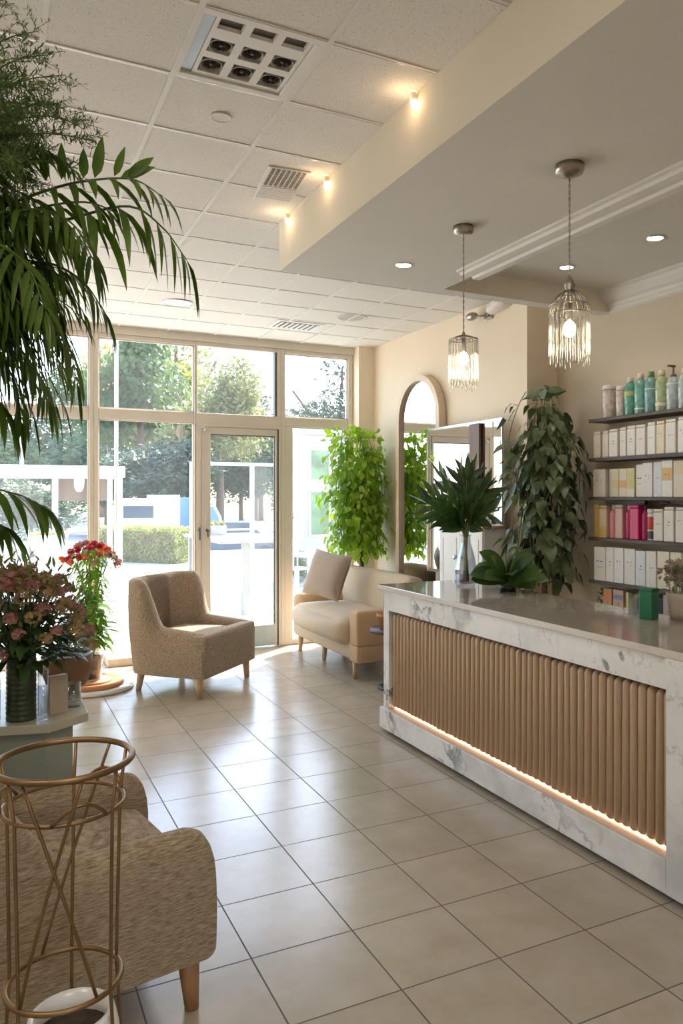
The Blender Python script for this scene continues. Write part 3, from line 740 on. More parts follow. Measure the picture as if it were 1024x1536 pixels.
for x, y in ((2.87,6.15),(2.90,7.57),(3.40,6.15),(3.40,7.57),(2.93,7.0)):
    l = MB(); l.cyl(sp_(x,y,0.19),sp_(x-0.01,y,0.0),0.032,0.020,16); lo = l.build('leg', M_legpale, sf)
pm = Matrix.Translation(V((3.01,7.14,0.82))) @ Matrix.Rotation(R(30),4,'Z') @ Matrix.Rotation(R(20),4,'Y') @ Matrix.Rotation(R(8),4,'X')
pl = MB(); n = 18
for sg in (-1,1):
    vs = []; fs = []
    for i in range(n+1):
        for j in range(n+1):
            a = -1+2*i/n; b_ = -1+2*j/n
            th = 0.095*((1-a**4)*(1-b_**4))**0.6 + 0.004
            pinch = 1-0.07*(1-abs(a))*abs(b_) - 0.07*(1-abs(b_))*abs(a)
            vs.append(pm @ V((sg*th, a*0.235*pinch, b_*0.235*pinch)))
    for i in range(n):
        for j in range(n):
            q = (i*(n+1)+j, (i+1)*(n+1)+j, (i+1)*(n+1)+j+1, i*(n+1)+j+1); fs.append(q if sg > 0 else q[::-1])
    pl.add(vs, fs)
tag(pl.build('throw_pillow', M_pillow, weld=0.0), 'greige square throw pillow leaning on the beige sofa back', 'pillow')
# little side table with terracotta pot between sofa and counter
st = thing('side_table', 'small dark round side table half hidden by the counter end', 'side table', (3.02,5.72,0))
MB().lathe([(0,0.47),(0.20,0.47),(0.205,0.478),(0.205,0.492),(0.20,0.50),(0,0.50)], n=36).build('table_top', M_walnut, st)
MB().cyl((0,0,0.02),(0,0,0.47),0.018).build('stem', M_black, st)
MB().lathe([(0,0),(0.14,0),(0.14,0.012),(0.03,0.022),(0,0.022)], n=28).build('base', M_black, st)
tp_ = thing('terracotta_pot', 'small empty terracotta pot on the dark side table behind counter', 'pot', (2.93,5.70,0.5005))
MB().lathe([(0,0),(0.05,0),(0.068,0.10),(0.076,0.10),(0.078,0.13),(0.070,0.13),(0.060,0.09),(0,0.085)], n=24).build('pot', M_terra, tp_)

# ------------------------------------------------------------------ mirrors and white cabinet
am = thing('arched_mirror', 'tall arched mirror in a pale wood frame behind the sofa', 'mirror', (3.80,6.64,0))
ro = 0.43; ri = 0.37; zc = 2.805-ro
def arch(r, zb, n=28): return [(-r,zb)] + [(-r*math.cos(PI*i/n), zc+r*1.0*math.sin(PI*i/n)) for i in range(n+1)] + [(r,zb)]
fm = MB(); A = arch(ro,0.0); B = arch(ri,0.06); n = len(A)
for x0, x1 in ((-0.045,0.032),):
    vs = [(x0,y,z) for y,z in A]+[(x0,y,z) for y,z in B]+[(x1,y,z) for y,z in A]+[(x1,y,z) for y,z in B]
    fs = []
    for i in range(n-1):
        fs += [(i,i+1,n+i+1,n+i),(2*n+i,3*n+i,3*n+i+1,2*n+i+1),(i,2*n+i,2*n+i+1,i+1),(n+i,n+i+1,3*n+i+1,3*n+i)]
    fm.add(vs, fs)
fm.box(-0.045,-ri,0.0,0.032,ri,0.06)
fm.build('frame', M_archwood, am, weld=1e-5, auto=35)
gl = MB(); P = arch(ri+0.003,0.055); gl.add([(-0.012,y,z) for y,z in P], [tuple(range(len(P)))])
gl.build('mirror_glass', M_mirror, am, smooth=False)
rm = thing('rectangular_mirror', 'wide frameless mirror with thin silver edge and a dark wood batten', 'mirror', (3.73,5.75,0.9))
MB().box(-0.012,-0.60,0.0,0.0,0.60,1.34).build('backing', M_white, rm, smooth=False)
MB().box(-0.018,-0.595,0.005,-0.0125,0.595,1.335).build('mirror_glass', M_mirror, rm, smooth=False)
e = MB(); e.box(-0.022,-0.60,1.325,-0.010,0.60,1.345); e.box(-0.022,-0.605,0.0,-0.010,-0.592,1.345); e.box(-0.022,0.592,0.0,-0.010,0.605,1.345); e.build('edge_trim', M_chrome, rm, smooth=False)
MB().box(-0.050,-0.315,0.48,-0.0225,-0.16,1.325).build('batten', M_batten, rm, smooth=False, bevel=0.004)
mb_ = MB(); mb_.box(0.0,-0.3,0.5,0.11,-0.25,1.2); mb_.box(0.0,0.25,0.5,0.11,0.3,1.2); mb_.build('wall_bracket', M_black, rm, smooth=False)
wc = thing('white_cabinet', 'white two-door cabinet with orange wood top below the wide mirror', 'cabinet', (3.60,5.42,0))
MB().box(-0.11,-0.34,0.06,0.10,0.32,1.345).build('body', M_white, wc, smooth=False, bevel=0.003)
MB().box(-0.14,-0.36,1.3455,0.10,0.34,1.37).build('top', M_orange, wc, smooth=False, bevel=0.003)
MB().box(-0.09,-0.32,0.0,0.09,0.30,0.06).build('plinth', M_black, wc, smooth=False)
for y0, y1 in ((-0.335,-0.012),(-0.008,0.315)):
    dd = MB(); dd.box(-0.126,y0,0.07,-0.1105,y1,1.335); dr = dd.build('door', M_white, wc, smooth=False, bevel=0.003)
    q = MB(); q.box(-0.130,y0+0.05,0.15,-0.1265,y0+0.06,1.26); q.box(-0.130,y1-0.06,0.15,-0.1265,y1-0.05,1.26); q.box(-0.130,y0+0.06,1.25,-0.1265,y1-0.06,1.26); q.box(-0.130,y0+0.06,0.15,-0.1265,y1-0.06,0.16); q.build('panel_moulding', M_white, dr, smooth=False)
    ky = y1-0.035 if y0 < -0.1 else y0+0.035
    MB().lathe([(0,0),(0.010,0),(0.008,0.014),(0.020,0.022),(0.022,0.034),(0.012,0.040),(0,0.041)], n=16, M=Matrix.Translation((-0.1265,ky,1.10)) @ Matrix.Rotation(R(-90),4,'Y')).build('knob', M_chrome, dr)
for k, (y, r_, h_, m_) in enumerate(((5.62,0.028,0.07,M_vglass),(5.52,0.022,0.06,M_orange),(5.44,0.026,0.075,M_vglass),(5.34,0.02,0.06,M_terra))):
    j = MB().lathe([(0,0),(r_,0),(r_,h_*0.8),(r_*0.7,h_),(0,h_)], n=16).build('small_jar', m_)
    j.location = (3.53,y,1.3705)
    tag(j, ['small clear jar at the window end of the white cabinet top','little orange pot second along the white cabinet top','small clear jar third along the white cabinet top','little terracotta pot at the counter end of the white cabinet top'][k], 'jar', 'jars on the white cabinet')

# ------------------------------------------------------------------ brass plant stand with pot
ps = thing('brass_plant_stand', 'tall open brass wire plant stand with two rings in front of armchair', 'plant stand', (0.137,1.723,0))
def ring(z, r, tr, n=48, sq=1.0): return [(r*math.cos(2*PI*i/n), r*math.sin(2*PI*i/n)*sq, z) for i in range(n)]
MB().tube(ring(1.055,0.134,0), 0.0068, 10, closed=True).build('top_ring', M_gold, ps)
MB().tube(ring(0.965,0.118,0), 0.0045, 8, closed=True).build('second_ring', M_gold, ps)
MB().tube(ring(0.60,0.112,0), 0.006, 8, closed=True).build('lower_ring', M_gold, ps)
MB().tube(ring(0.006,0.15,0), 0.006, 8, closed=True).build('foot_ring', M_gold, ps)
for deg in (-145, -47, 14, 75, 153):
    a = R(deg)
    l = MB(); l.tube([(0.131*math.cos(a),0.131*math.sin(a),1.05),(0.119*math.cos(a+.02),0.119*math.sin(a+.02),0.965),(0.112*math.cos(a+0.05),0.112*math.sin(a+0.05),0.60),(0.15*math.cos(a+0.08),0.15*math.sin(a+0.08),0.006)], 0.0037, 8); l.build('upright_rod', M_gold, ps)
for (a0, a1) in ((-130,-62),(-80,-141),(40,110)):
    l = MB(); pts = []
    for i in range(9):
        u = i/8; a = R(lerp(a0,a1,u)); rr = lerp(0.130,0.112,u) - 0.004*math.sin(PI*u)
        pts.append((rr*math.cos(a), rr*math.sin(a), lerp(1.05,0.60,u)))
    l.tube(pts, 0.0035, 8); l.build('cross_rod', M_gold, ps)
for a0 in (-80, 40, 160):
    l = MB(); l.tube([(0.122*math.cos(R(a0+s*26)), 0.122*math.sin(R(a0+s*26)), 0.965+0.035*(1-s*s)) for s in (-1,-.8,-.5,-.2,.2,.5,.8,1)], 0.004, 8); l.build('loop', M_gold, ps)
sh = MB(); 
for a in (0, 60, 120): sh.tube([(0.118*math.cos(R(a)),0.118*math.sin(R(a)),0.388),(-0.118*math.cos(R(a)),-0.118*math.sin(R(a)),0.388)],0.004,6)
sh.tube(ring(0.388,0.122,0),0.005,8,closed=True); sh.build('pot_support', M_gold, ps)
wp = thing('white_plant_pot', 'round white empty plant pot held inside the brass stand', 'pot', (0.150,1.712,0.3925))
MB().lathe([(0,0),(0.070,0),(0.092,0.05),(0.094,0.10),(0.084,0.14),(0.074,0.145),(0.078,0.10),(0.074,0.06),(0,0.055)], n=32).build('pot', M_ceramic, wp)
MB().lathe([(0,0.100),(0.0765,0.098)], n=24).build('soil', M_soil, wp)

# ------------------------------------------------------------------ sage flower console
cs = thing('flower_console', 'sage green console with a pale cut-corner top holding the flowers', 'console', (0,3.45,0))
M_sage = mat('sage_paint', (0.30,0.335,0.27), 0.55, var=0.06); M_sagetop = mat('sage_top', (0.50,0.48,0.38), 0.4, var=0.06)
pts = [(-0.85,3.175),(0.03,3.175),(0.195,3.13),(0.345,3.235),(0.345,3.80),(-0.85,3.80)]
MB().prism([(x,y-3.45) for x,y in pts],0.715,0.75).build('top', M_sagetop, cs, smooth=False, bevel=0.004)
pts2 = [(-0.82,3.215),(0.03,3.215),(0.185,3.175),(0.29,3.265),(0.29,3.77),(-0.82,3.77)]
MB().prism([(x,y-3.45) for x,y in pts2],0.0,0.715).build('body', M_sage, cs, smooth=False)
# ------------------------------------------------------------------ wall shelves and hair products
SHX0, SHX1 = 3.95, SX-0.0005
shelf_z = [2.172,1.884,1.600,1.304,0.990,0.715]
nm = ['top','second','third','fourth','fifth','lowest']
seen = ['green and clear bottles','white printed tubes','white and yellow cartons','pink and gold bottles','tall white cartons','colourful packets']
for k, z in enumerate(shelf_z):
    o = MB().box(SHX0,2.55,z-0.024,SHX1,4.40,z).build('wall_shelf', M_walnut, smooth=False, bevel=0.002)
    tag(o, 'dark walnut wall shelf, %s from the top, carrying %s' % (nm[k] if k else 'first', seen[k]), 'shelf', 'walnut product shelves')
PM = {}
def pmat(c, rough=0.35):
    key = (c, rough)
    if key not in PM: PM[key] = mat('product_%d' % len(PM), c, rough, var=0.04, vscale=25)
    return PM[key]
M_ink = mat('ink_print', (0.06,0.055,0.055), 0.6, var=0.2)
M_blueink = mat('blue_print', (0.12,0.22,0.50), 0.6, var=0.2)
def gl_print(o, w, h, dpt, style, ink):
    """small unreadable printed strokes on the face towards the room (-x)"""
    p = MB(); x = -dpt-0.0006
    if style == 0: rows_ = [(0.52,[(-0.22,0.05),(-0.05,0.07),(0.14,0.05)])]
    elif style == 1: rows_ = [(0.55,[(-0.12,0.16)]),(0.47,[(-0.2,0.4)])]
    elif style == 2: rows_ = [(0.60,[(-0.2,0.06),(0.10,0.10)]),(0.52,[(-0.16,0.05)])]
    else: rows_ = [(0.56,[(-0.28,0.24),(0.06,0.24)]),(0.40,[(-0.25,0.5)])]
    for zf, segs in rows_:
        for u, wd in segs:
            y0 = u*w; hh = 0.030*h if wd < 0.2 else 0.012*h
            if style == 3 and zf > 0.5: hh = 0.03*h
            p.box(x, y0, zf*h, x+0.0005, y0+wd*w, zf*h+hh)
    p.build('printing', ink, o, smooth=False)
def product(kind, label, y, z, w, h, col, cap=None, band=None, style=0, ink=None, group=None, x=None, cat=None):
    x = (SHX0+0.055) if x is None else x
    t = thing({'tube':'product_tube','box':'product_carton','bottle':'product_bottle','jar':'product_jar','pump':'pump_bottle'}[kind], label, cat or {'tube':'tube','box':'carton','bottle':'bottle','jar':'jar','pump':'bottle'}[kind], (x,y,z+0.0005), 0, group)
    r = w/2; g = glass_like if isinstance(col, str) else None
    m = GM[col] if isinstance(col, str) else pmat(col)
    if kind in ('tube','box'):
        d = min(0.040, r)
        MB().box(-d,-r,0,d,r,h*0.90 if kind == 'tube' else h).build('body', m, t, smooth=False, bevel=0.006 if kind == 'tube' else 0.002, bseg=3)
        if kind == 'tube': MB().box(-d+0.002,-r+0.002,h*0.905,d-0.002,r-0.002,h).build('cap', pmat(cap or col, 0.45), t, smooth=False, bevel=0.005)
        if style is not None: gl_print(t, w, h, d, style, ink or M_ink)
        if band: 
            for (a, b, c) in band: MB().box(-d-0.0004,-r*0.96,h*a,-d+0.001,r*0.96,h*b).build('colour_band', pmat(c), t, smooth=False)
    else:
        if kind == 'jar': prof = [(0,0),(r*0.96,0),(r,0.006),(r,h*0.80),(r*0.9,h*0.86),(0,h*0.86)]
        else: prof = [(0,0),(r*0.94,0),(r,0.006),(r,h*0.70),(r*0.80,h*0.80),(r*0.42,h*0.86),(r*0.42,h*0.88),(0,h*0.88)]
        MB().lathe(prof, n=24).build('body', m, t)
        cm = pmat(cap or (0.7,0.66,0.58), 0.4)
        if kind == 'jar': MB().lathe([(r*0.95,h*0.86),(r*1.0,h*0.87),(r*1.0,h*0.985),(r*0.9,h),(0,h)], n=24).build('lid', cm, t)
        elif kind == 'bottle': MB().lathe([(r*0.50,h*0.865),(r*0.55,h*0.87),(r*0.52,h*0.98),(r*0.4,h),(0,h)], n=20).build('cap', cm, t)
        else:
            q = MB().lathe([(r*0.45,h*0.865),(r*0.45,h*0.92),(r*0.16,h*0.94),(r*0.12,h*1.12),(0,h*1.12)], n=16); q.box(-0.05,-0.008,h*1.12,0.012,0.008,h*1.17); q.build('pump', cm, t, auto=40)
        if band:
            for (a, b, c) in band:
                q = MB(); q.lathe([(r*1.004,h*a),(r*1.012,h*a+0.001),(r*1.012,h*b-0.001),(r*1.004,h*b)], n=24); q.build('label', pmat(c), t)
    return t
glass_like = True
def tint_mat(name, c, alpha):
    m, nt, bs = new_mat(name)
    bs.inputs['Base Color'].default_value = (*c,1); bs.inputs['Roughness'].default_value = 0.08; bs.inputs['Coat Weight'].default_value = 0.4
    vec = coords(nt); n = N(nt,'ShaderNodeTexNoise', Scale=26.0, Detail=4.0); nt.links.new(vec, n.inputs['Vector'])
    nt.links.new(ramp(nt, n.outputs['Fac'], [(0.3,tuple(k*0.7 for k in c)),(0.7,tuple(min(1,k*1.3) for k in c))]), bs.inputs['Base Color'])
    bs.inputs['Transmission Weight'].default_value = alpha
    return m
GM = {'teal': tint_mat('teal_liquid',(0.13,0.40,0.33),0.25), 'aqua': tint_mat('aqua_liquid',(0.20,0.48,0.43),0.25), 'sea': tint_mat('seablue_liquid',(0.22,0.42,0.46),0.25),
      'lime': tint_mat('lime_liquid',(0.45,0.56,0.32),0.25), 'ice': tint_mat('pale_ice_liquid',(0.55,0.66,0.70),0.35), 'pearl': tint_mat('pearl_liquid',(0.66,0.60,0.55),0.25)}
W1 = (0.72,0.68,0.64); W2 = (0.66,0.62,0.58); W3 = (0.76,0.74,0.72); CR = (0.70,0.62,0.46)
G = 'bottles on the top walnut shelf'
y = 4.30; z = shelf_z[0]
product('jar','large pearl-coloured lidded jar at the plant end of the top shelf',4.245,z,0.095,0.235,'pearl',(0.66,0.66,0.64),group=G)
product('jar','slim pearl jar with pale lid, second on the top shelf',4.125,z,0.07,0.215,'pearl',(0.68,0.66,0.62),group=G)
product('bottle','teal bottle with a yellow-green label and knob cap on top shelf',4.035,z,0.085,0.265,'teal',(0.55,0.60,0.50),[(0.50,0.62,(0.42,0.48,0.16))],group=G)
product('bottle','teal bottle with a beige stopper on the top shelf',3.94,z,0.085,0.28,'aqua',(0.72,0.60,0.45),[(0.10,0.14,(0.62,0.66,0.60))],group=G)
product('bottle','sea-blue bottle with a green striped cap on the top shelf',3.847,z,0.085,0.28,'sea',(0.16,0.26,0.07),[(0.55,0.58,(0.55,0.60,0.56))],group=G)
product('bottle','lime-tinted bottle with a pale cap on the top shelf',3.753,z,0.085,0.275,'lime',(0.66,0.60,0.42),[(0.12,0.2,(0.62,0.64,0.52))],group=G)
product('pump','clear ice-blue pump bottle on the top shelf',3.655,z,0.088,0.25,'ice',(0.13,0.11,0.09),[(0.66,0.7,(0.60,0.64,0.66))],group=G)
product('bottle','pale clear bottle beyond the pump bottle at the end of top shelf',3.56,z,0.085,0.26,'ice',(0.6,0.58,0.5),group=G)
G = 'white tubes on the second shelf'; z = shelf_z[1]
row = [(4.335,0.072,0.195,(0.60,0.55,0.45),None),(4.253,0.062,0.195,(0.66,0.60,0.52),None),(4.165,0.085,0.20,W1,1),(4.080,0.062,0.205,W1,0),(3.995,0.078,0.21,W1,1),(3.905,0.085,0.21,W1,0),(3.815,0.070,0.22,W3,0),(3.735,0.070,0.222,CR,2),(3.645,0.085,0.225,W1,0),(3.555,0.07,0.235,W3,2),(3.475,0.07,0.235,W3,0)]
od = ['first','second','third','fourth','fifth','sixth','seventh','eighth','ninth','tenth','eleventh']
for k, (y, w, h, c, s) in enumerate(row):
    what = 'cream tube with dark print' if c == CR else ('beige gridded tube' if s is None else 'white printed tube')
    product('tube','%s, %s from the plant end of the second shelf' % (what, od[k]), y, z, w, h, c, style=s, band=[(0.42,0.425,(0.3,0.25,0.2))] if s is None else None, group=G)
G = 'cartons on the third shelf'; z = shelf_z[2]
row = [(4.305,0.125,0.20,(0.62,0.57,0.52),W2,2,None),(4.208,0.035,0.20,(0.55,0.5,0.44),W2,None,None),(4.150,0.072,0.20,(0.62,0.56,0.36),W1,None,[(0.30,0.62,(0.60,0.50,0.30))]),(4.075,0.070,0.20,(0.66,0.58,0.44),W1,None,[(0.32,0.58,(0.66,0.36,0.10))]),(4.0,0.074,0.20,(0.58,0.53,0.20),W1,None,[(0.0,0.28,(0.68,0.64,0.52))]),
       (3.922,0.062,0.222,W1,W1,3,None),(3.842,0.088,0.232,W1,W1,2,None),(3.757,0.072,0.235,(0.64,0.66,0.68),W1,0,None),(3.672,0.088,0.24,W3,W1,2,[(0.45,0.80,(0.66,0.42,0.14))]),(3.572,0.095,0.235,(0.66,0.55,0.36),W1,None,[(0.0,0.62,(0.68,0.62,0.50))])]
wh = ['wide beige-white carton','narrow grey-beige carton','yellow-cream carton','cream carton with an orange patch','olive-yellow carton','white carton with rows of print','white carton with dark marks','pale blue-white carton','white carton with orange upper half','tan-topped cream carton']
for k, (y, w, h, c, _, s, bd) in enumerate(row):
    product('box','%s, %s from the plant end of the third shelf' % (wh[k], od[k]), y, z, w, h, c, style=s, band=bd, group=G)
G = 'bottles on the fourth shelf'; z = shelf_z[3]
row = [('box',4.345,0.05,0.24,(0.55,0.36,0.08),None),('tube',4.272,0.075,0.235,(0.60,0.45,0.30),None),('bottle',4.19,0.068,0.24,(0.62,0.22,0.24),(0.66,0.58,0.50)),('tube',4.115,0.072,0.24,(0.62,0.38,0.34),None),('bottle',4.04,0.062,0.24,(0.50,0.03,0.13),(0.6,0.35,0.4)),('tube',3.965,0.082,0.24,(0.58,0.02,0.15),None),('bottle',3.895,0.05,0.235,(0.40,0.02,0.12),(0.1,0.02,0.04)),('jar',3.835,0.068,0.215,(0.68,0.66,0.64),(0.75,0.72,0.70)),
       ('tube',3.75,0.082,0.215,(0.66,0.61,0.54),None),('tube',3.66,0.082,0.23,W1,None),('tube',3.565,0.08,0.23,W1,None),('tube',3.48,0.08,0.235,W3,None)]
wh = ['gold slim carton','peach and gold tube','rose-pink bottle','dusty pink tube','crimson bottle','wide magenta tube','dark crimson slim bottle','red, black and white banded jar','cream tube','white tube with grey print','white tube with tan print','tall white tube']
od.append('twelfth')
for k, (kd, y, w, h, c, cp) in enumerate(row):
    bd = [(0.35,0.75,(0.50,0.06,0.04)),(0.06,0.30,(0.08,0.07,0.07))] if kd == 'jar' else ([(0.0,0.35,(0.55,0.36,0.10))] if k == 1 else None)
    product(kd,'%s, %s from the plant end of the fourth shelf' % (wh[k], od[k]), y, z, w, h, c, cap=cp, style=(None if k < 8 else k % 4), band=bd, group=G)
t = thing('hair_straightener', 'flat black hair straightener lying across the pink bottles', 'hair tool', (3.995,4.06,z+0.2425))
b = MB(); b.box(-0.015,-0.18,0,0.015,0.20,0.010); b.build('lower_arm', M_black, t, smooth=False, bevel=0.003)
b = MB(); b.add([(-0.015,-0.18,0.011),(0.015,-0.18,0.011),(0.015,0.20,0.011),(-0.015,0.20,0.011),(-0.015,-0.18,0.030),(0.015,-0.18,0.030),(0.015,0.20,0.020),(-0.015,0.20,0.020)],[(0,3,2,1),(4,5,6,7),(0,1,5,4),(1,2,6,5),(2,3,7,6),(3,0,4,7)]); b.build('upper_arm', M_black, t, smooth=False, bevel=0.003)
t = thing('hair_brush', 'thin black brush lying across the white tubes of the fourth shelf', 'brush', (3.995,3.60,z+0.2365))
MB().tube([(0,-0.10,0.006),(0,-0.02,0.006),(0.0,0.05,0.010),(0,0.10,0.020)],[0.006,0.005,0.005,0.009],8).build('handle', M_black, t)
MB().rbox((0,0.115,0.018),(0.014,0.03,0.008),0.006,4).build('head', M_black, t)
G = 'white cartons on the fifth shelf'; z = shelf_z[4]
row = [(4.30,0.115,0.245,W3,3,M_blueink),(4.20,0.075,0.25,W3,1,M_ink),(4.11,0.09,0.25,W3,2,M_ink),(4.005,0.10,0.25,W1,2,M_ink),(3.905,0.088,0.24,(0.68,0.68,0.70),1,M_ink),(3.81,0.088,0.245,W1,0,M_ink),(3.705,0.10,0.25,CR,None,M_ink),(3.60,0.09,0.25,CR,0,M_ink),(3.50,0.09,0.24,W1,1,M_ink)]
wh = ['wide white carton with blue print','slim white carton with two dark lines','white carton with scattered marks','plain white carton','bluish-white shorter carton','white carton with one small mark','cream carton behind the dried bouquet','second cream carton behind dried bouquet','white carton past the cream pair']
for k, (y, w, h, c, s, ik) in enumerate(row):
    product('box','%s, %s from the plant end of the fifth shelf' % (wh[k], od[k]), y, z, w, h, c, style=s, ink=ik, group=G)
G = 'packets on the lowest shelf'; z = shelf_z[5]
row = [(4.22,0.085,0.225,(0.45,0.26,0.12),[(0.6,0.9,(0.60,0.18,0.05))]),(4.115,0.10,0.225,(0.50,0.33,0.22),[(0.7,0.85,(0.22,0.18,0.34))]),(4.02,0.06,0.215,(0.62,0.55,0.25),None),(3.955,0.06,0.21,(0.60,0.50,0.06),None),(3.885,0.066,0.225,(0.66,0.60,0.50),None),(3.81,0.066,0.23,W3,None),(3.74,0.055,0.21,(0.02,0.02,0.025),None),(3.665,0.08,0.235,(0.55,0.40,0.36),None),(3.57,0.08,0.23,W1,None)]
wh = ['brown packet with orange band','tan packet with violet band','straw-yellow packet','bright yellow packet','cream packet','white packet','black packet','dusty pink packet','off-white packet']
for k, (y, w, h, c, bd) in enumerate(row):
    product('box','%s, %s from the dark plant on the lowest shelf' % (wh[k], od[k]), y, z, w, h, c, style=None if k in (2,3,6) else 1, band=bd, group=G)
# ------------------------------------------------------------------ things standing on the counter's viewer end
gb = thing('green_box', 'deep green box standing on the counter before the shelves', 'box', (2.90,2.80,1.0005), R(15))
MB().box(-0.034,-0.034,0,0.034,0.034,0.135).build('body', mat('deep_green',(0.012,0.16,0.075),0.35,var=0.08), gb, smooth=False, bevel=0.003)
MB().box(-0.035,-0.035,0.1351,0.035,0.035,0.150).build('lid', mat('deep_green_lid',(0.010,0.12,0.06),0.35,var=0.08), gb, smooth=False, bevel=0.003)
ac = thing('acrylic_holder', 'clear acrylic holder standing beside the deep green box', 'holder', (2.915,2.895,1.0005), R(15))
MB().box(-0.03,-0.03,0,0.03,0.03,0.005).box(-0.03,-0.03,0.005,-0.027,0.03,0.12).box(0.027,-0.03,0.005,0.03,0.03,0.12).box(-0.027,-0.03,0.005,0.027,-0.027,0.12).box(-0.027,0.027,0.005,0.027,0.03,0.12).build('body', M_vglass, ac, smooth=False)
MB().box(-0.02,-0.012,0.006,0.0,0.012,0.095).build('card', mat('grey_card',(0.40,0.42,0.44),0.5,var=0.05), ac, smooth=False)
tb = thing('paper_bag', 'dark green paper bag at the edge of the counter', 'bag', (2.86,2.47,1.0005), R(10))
b = MB(); b.add([(-0.03,-0.05,0),(0.03,-0.05,0),(0.03,0.05,0),(-0.03,0.05,0),(-0.022,-0.038,0.14),(0.022,-0.038,0.14),(0.022,0.038,0.14),(-0.022,0.038,0.14)],[(0,3,2,1),(0,1,5,4),(1,2,6,5),(2,3,7,6),(3,0,4,7)]); b.build('body', mat('bag_green',(0.012,0.10,0.05),0.7,var=0.1), tb, smooth=False)
MB().tube([(-0.022,-0.02,0.14),(-0.022,-0.015,0.17),(-0.022,0.015,0.17),(-0.022,0.02,0.14)],0.002,6).build('handle', M_black, tb)
# ------------------------------------------------------------------ plants
UP = V((0,0,1))
def frond(parent, pts, n, L, W, droop, m, name='frond', mode='both', seed=1, upw=0.0, fwd=0.55, start=0.12, wr=0.006, segs=5, tipfan=True):
    rr = random.Random(seed)
    C_ = bez(pts, 28); mb = MB()
    mb.tube(C_, [lerp(wr,0.0015,i/28) for i in range(29)], 6)
    for i in range(n):
        t = start + (1-start)*(i+0.5)/n
        k = t*28; a = min(int(k),27); p = C_[a].lerp(C_[a+1], k-a); tg = (C_[a+1]-C_[a]).normalized()
        sd = tg.cross(UP).normalized(); up = sd.cross(tg).normalized()
        for s in ((-1,1) if mode == 'both' else ((1,) if mode == 'one' else (-1,))):
            l = L*(0.55+0.45*math.sin(PI*min(1,0.15+0.85*t)))*rr.uniform(0.85,1.12)
            d = tg*(fwd+0.5*t*t) + sd*s*rr.uniform(0.75,1.0) + up*(upw+rr.uniform(-0.12,0.12))
            mb.leaf(p, d, up, l, W*rr.uniform(0.85,1.15), droop*rr.uniform(0.75,1.3), segs, 0.78, 0.3)
    if tipfan:
        tg = (C_[-1]-C_[-2]).normalized()
        for s in (-0.35,0.0,0.35):
            mb.leaf(C_[-1], tg + tg.cross(UP)*s, UP, L*0.7, W*0.9, droop, segs, 0.6, 0.3)
    return mb.build(name, m, parent)

palm = thing('tall_palm', 'tall green palm arching into the room before the shop window', 'palm', (0,0,0))
PX, PY = -0.52, 2.66
MB().lathe([(0,0),(0.11,0),(0.15,0.26),(0.16,0.27),(0.16,0.30),(0.145,0.30),(0.13,0.25),(0,0.25)], (PX,PY,0), 28).build('pot', M_stone_pot, palm)
MB().lathe([(0,0.255),(0.13,0.255)], (PX,PY,0), 20).build('soil', M_soil, palm)
MB().tube(bez([(PX,PY,0.25),(PX+0.02,PY,1.0),(PX+0.05,PY-0.02,1.7),(PX+0.12,PY-0.04,2.25)],16), [lerp(0.03,0.018,i/16) for i in range(17)], 10).build('trunk', M_bark, palm)
CR_ = (PX+0.12,PY-0.04,2.24)
def F(pts, n, L, W, droop, seed, **k):
    return frond(palm, [CR_]+pts, n, L, W, droop, L_palm, seed=seed, **k)
F([(-0.04,2.49,2.40),(0.13,2.40,2.47),(0.24,2.34,2.50),(0.36,2.28,2.505),(0.44,2.25,2.46)], 10, 0.17, 0.022, 1.6, 3, upw=0.0)
F([(-0.02,2.48,2.33),(0.19,2.37,2.39),(0.35,2.29,2.43),(0.44,2.25,2.37),(0.50,2.22,2.28)], 9, 0.25, 0.025, 2.6, 4, upw=-0.2)
F([(-0.03,2.48,2.36),(0.10,2.42,2.42),(0.24,2.34,2.44),(0.34,2.29,2.40)], 10, 0.20, 0.020, 2.0, 5)
F([(-0.01,2.47,2.24),(0.13,2.40,2.27),(0.23,2.35,2.22),(0.29,2.32,2.13)], 14, 0.20, 0.016, 1.8, 6)
F([(-0.01,2.47,2.19),(0.11,2.41,2.16),(0.19,2.37,2.06),(0.22,2.35,1.93)], 14, 0.19, 0.015, 1.6, 7)
F([(-0.06,2.50,2.12),(0.04,2.45,2.06),(0.11,2.41,1.97),(0.14,2.39,1.89)], 14, 0.19, 0.015, 1.4, 8)
F([(-0.05,2.44,2.34),(0.09,2.30,2.38),(0.19,2.20,2.33),(0.24,2.14,2.22)], 14, 0.19, 0.016, 1.7, 9)
F([(-0.10,2.40,2.26),(0.0,2.24,2.26),(0.08,2.12,2.18),(0.12,2.06,2.06)], 14, 0.19, 0.015, 1.7, 10)
F([(-0.10,2.60,2.30),(0.05,2.62,2.36),(0.18,2.60,2.30),(0.26,2.58,2.18)], 18, 0.15, 0.020, 1.8, 11)
F([(-0.14,2.56,2.14),(-0.02,2.50,2.08),(0.06,2.48,1.94),(0.08,2.47,1.82)], 14, 0.16, 0.026, 1.2, 12)
F([(-0.20,2.44,2.14),(-0.10,2.34,2.02),(-0.04,2.28,1.88),(-0.02,2.26,1.78)], 14, 0.16, 0.024, 1.2, 13)
F([(-0.08,2.46,2.48),(0.02,2.40,2.56),(0.12,2.34,2.57),(0.20,2.31,2.52)], 18, 0.12, 0.018, 1.5, 14)
F([(-0.08,2.55,2.20),(0.04,2.52,2.22),(0.15,2.50,2.14),(0.20,2.48,2.02)], 18, 0.14, 0.018, 1.7, 15)
F([(-0.05,2.50,2.30),(0.06,2.46,2.30),(0.14,2.42,2.22),(0.18,2.40,2.12)], 20, 0.13, 0.016, 1.6, 16)
fr_ = random.Random(99)
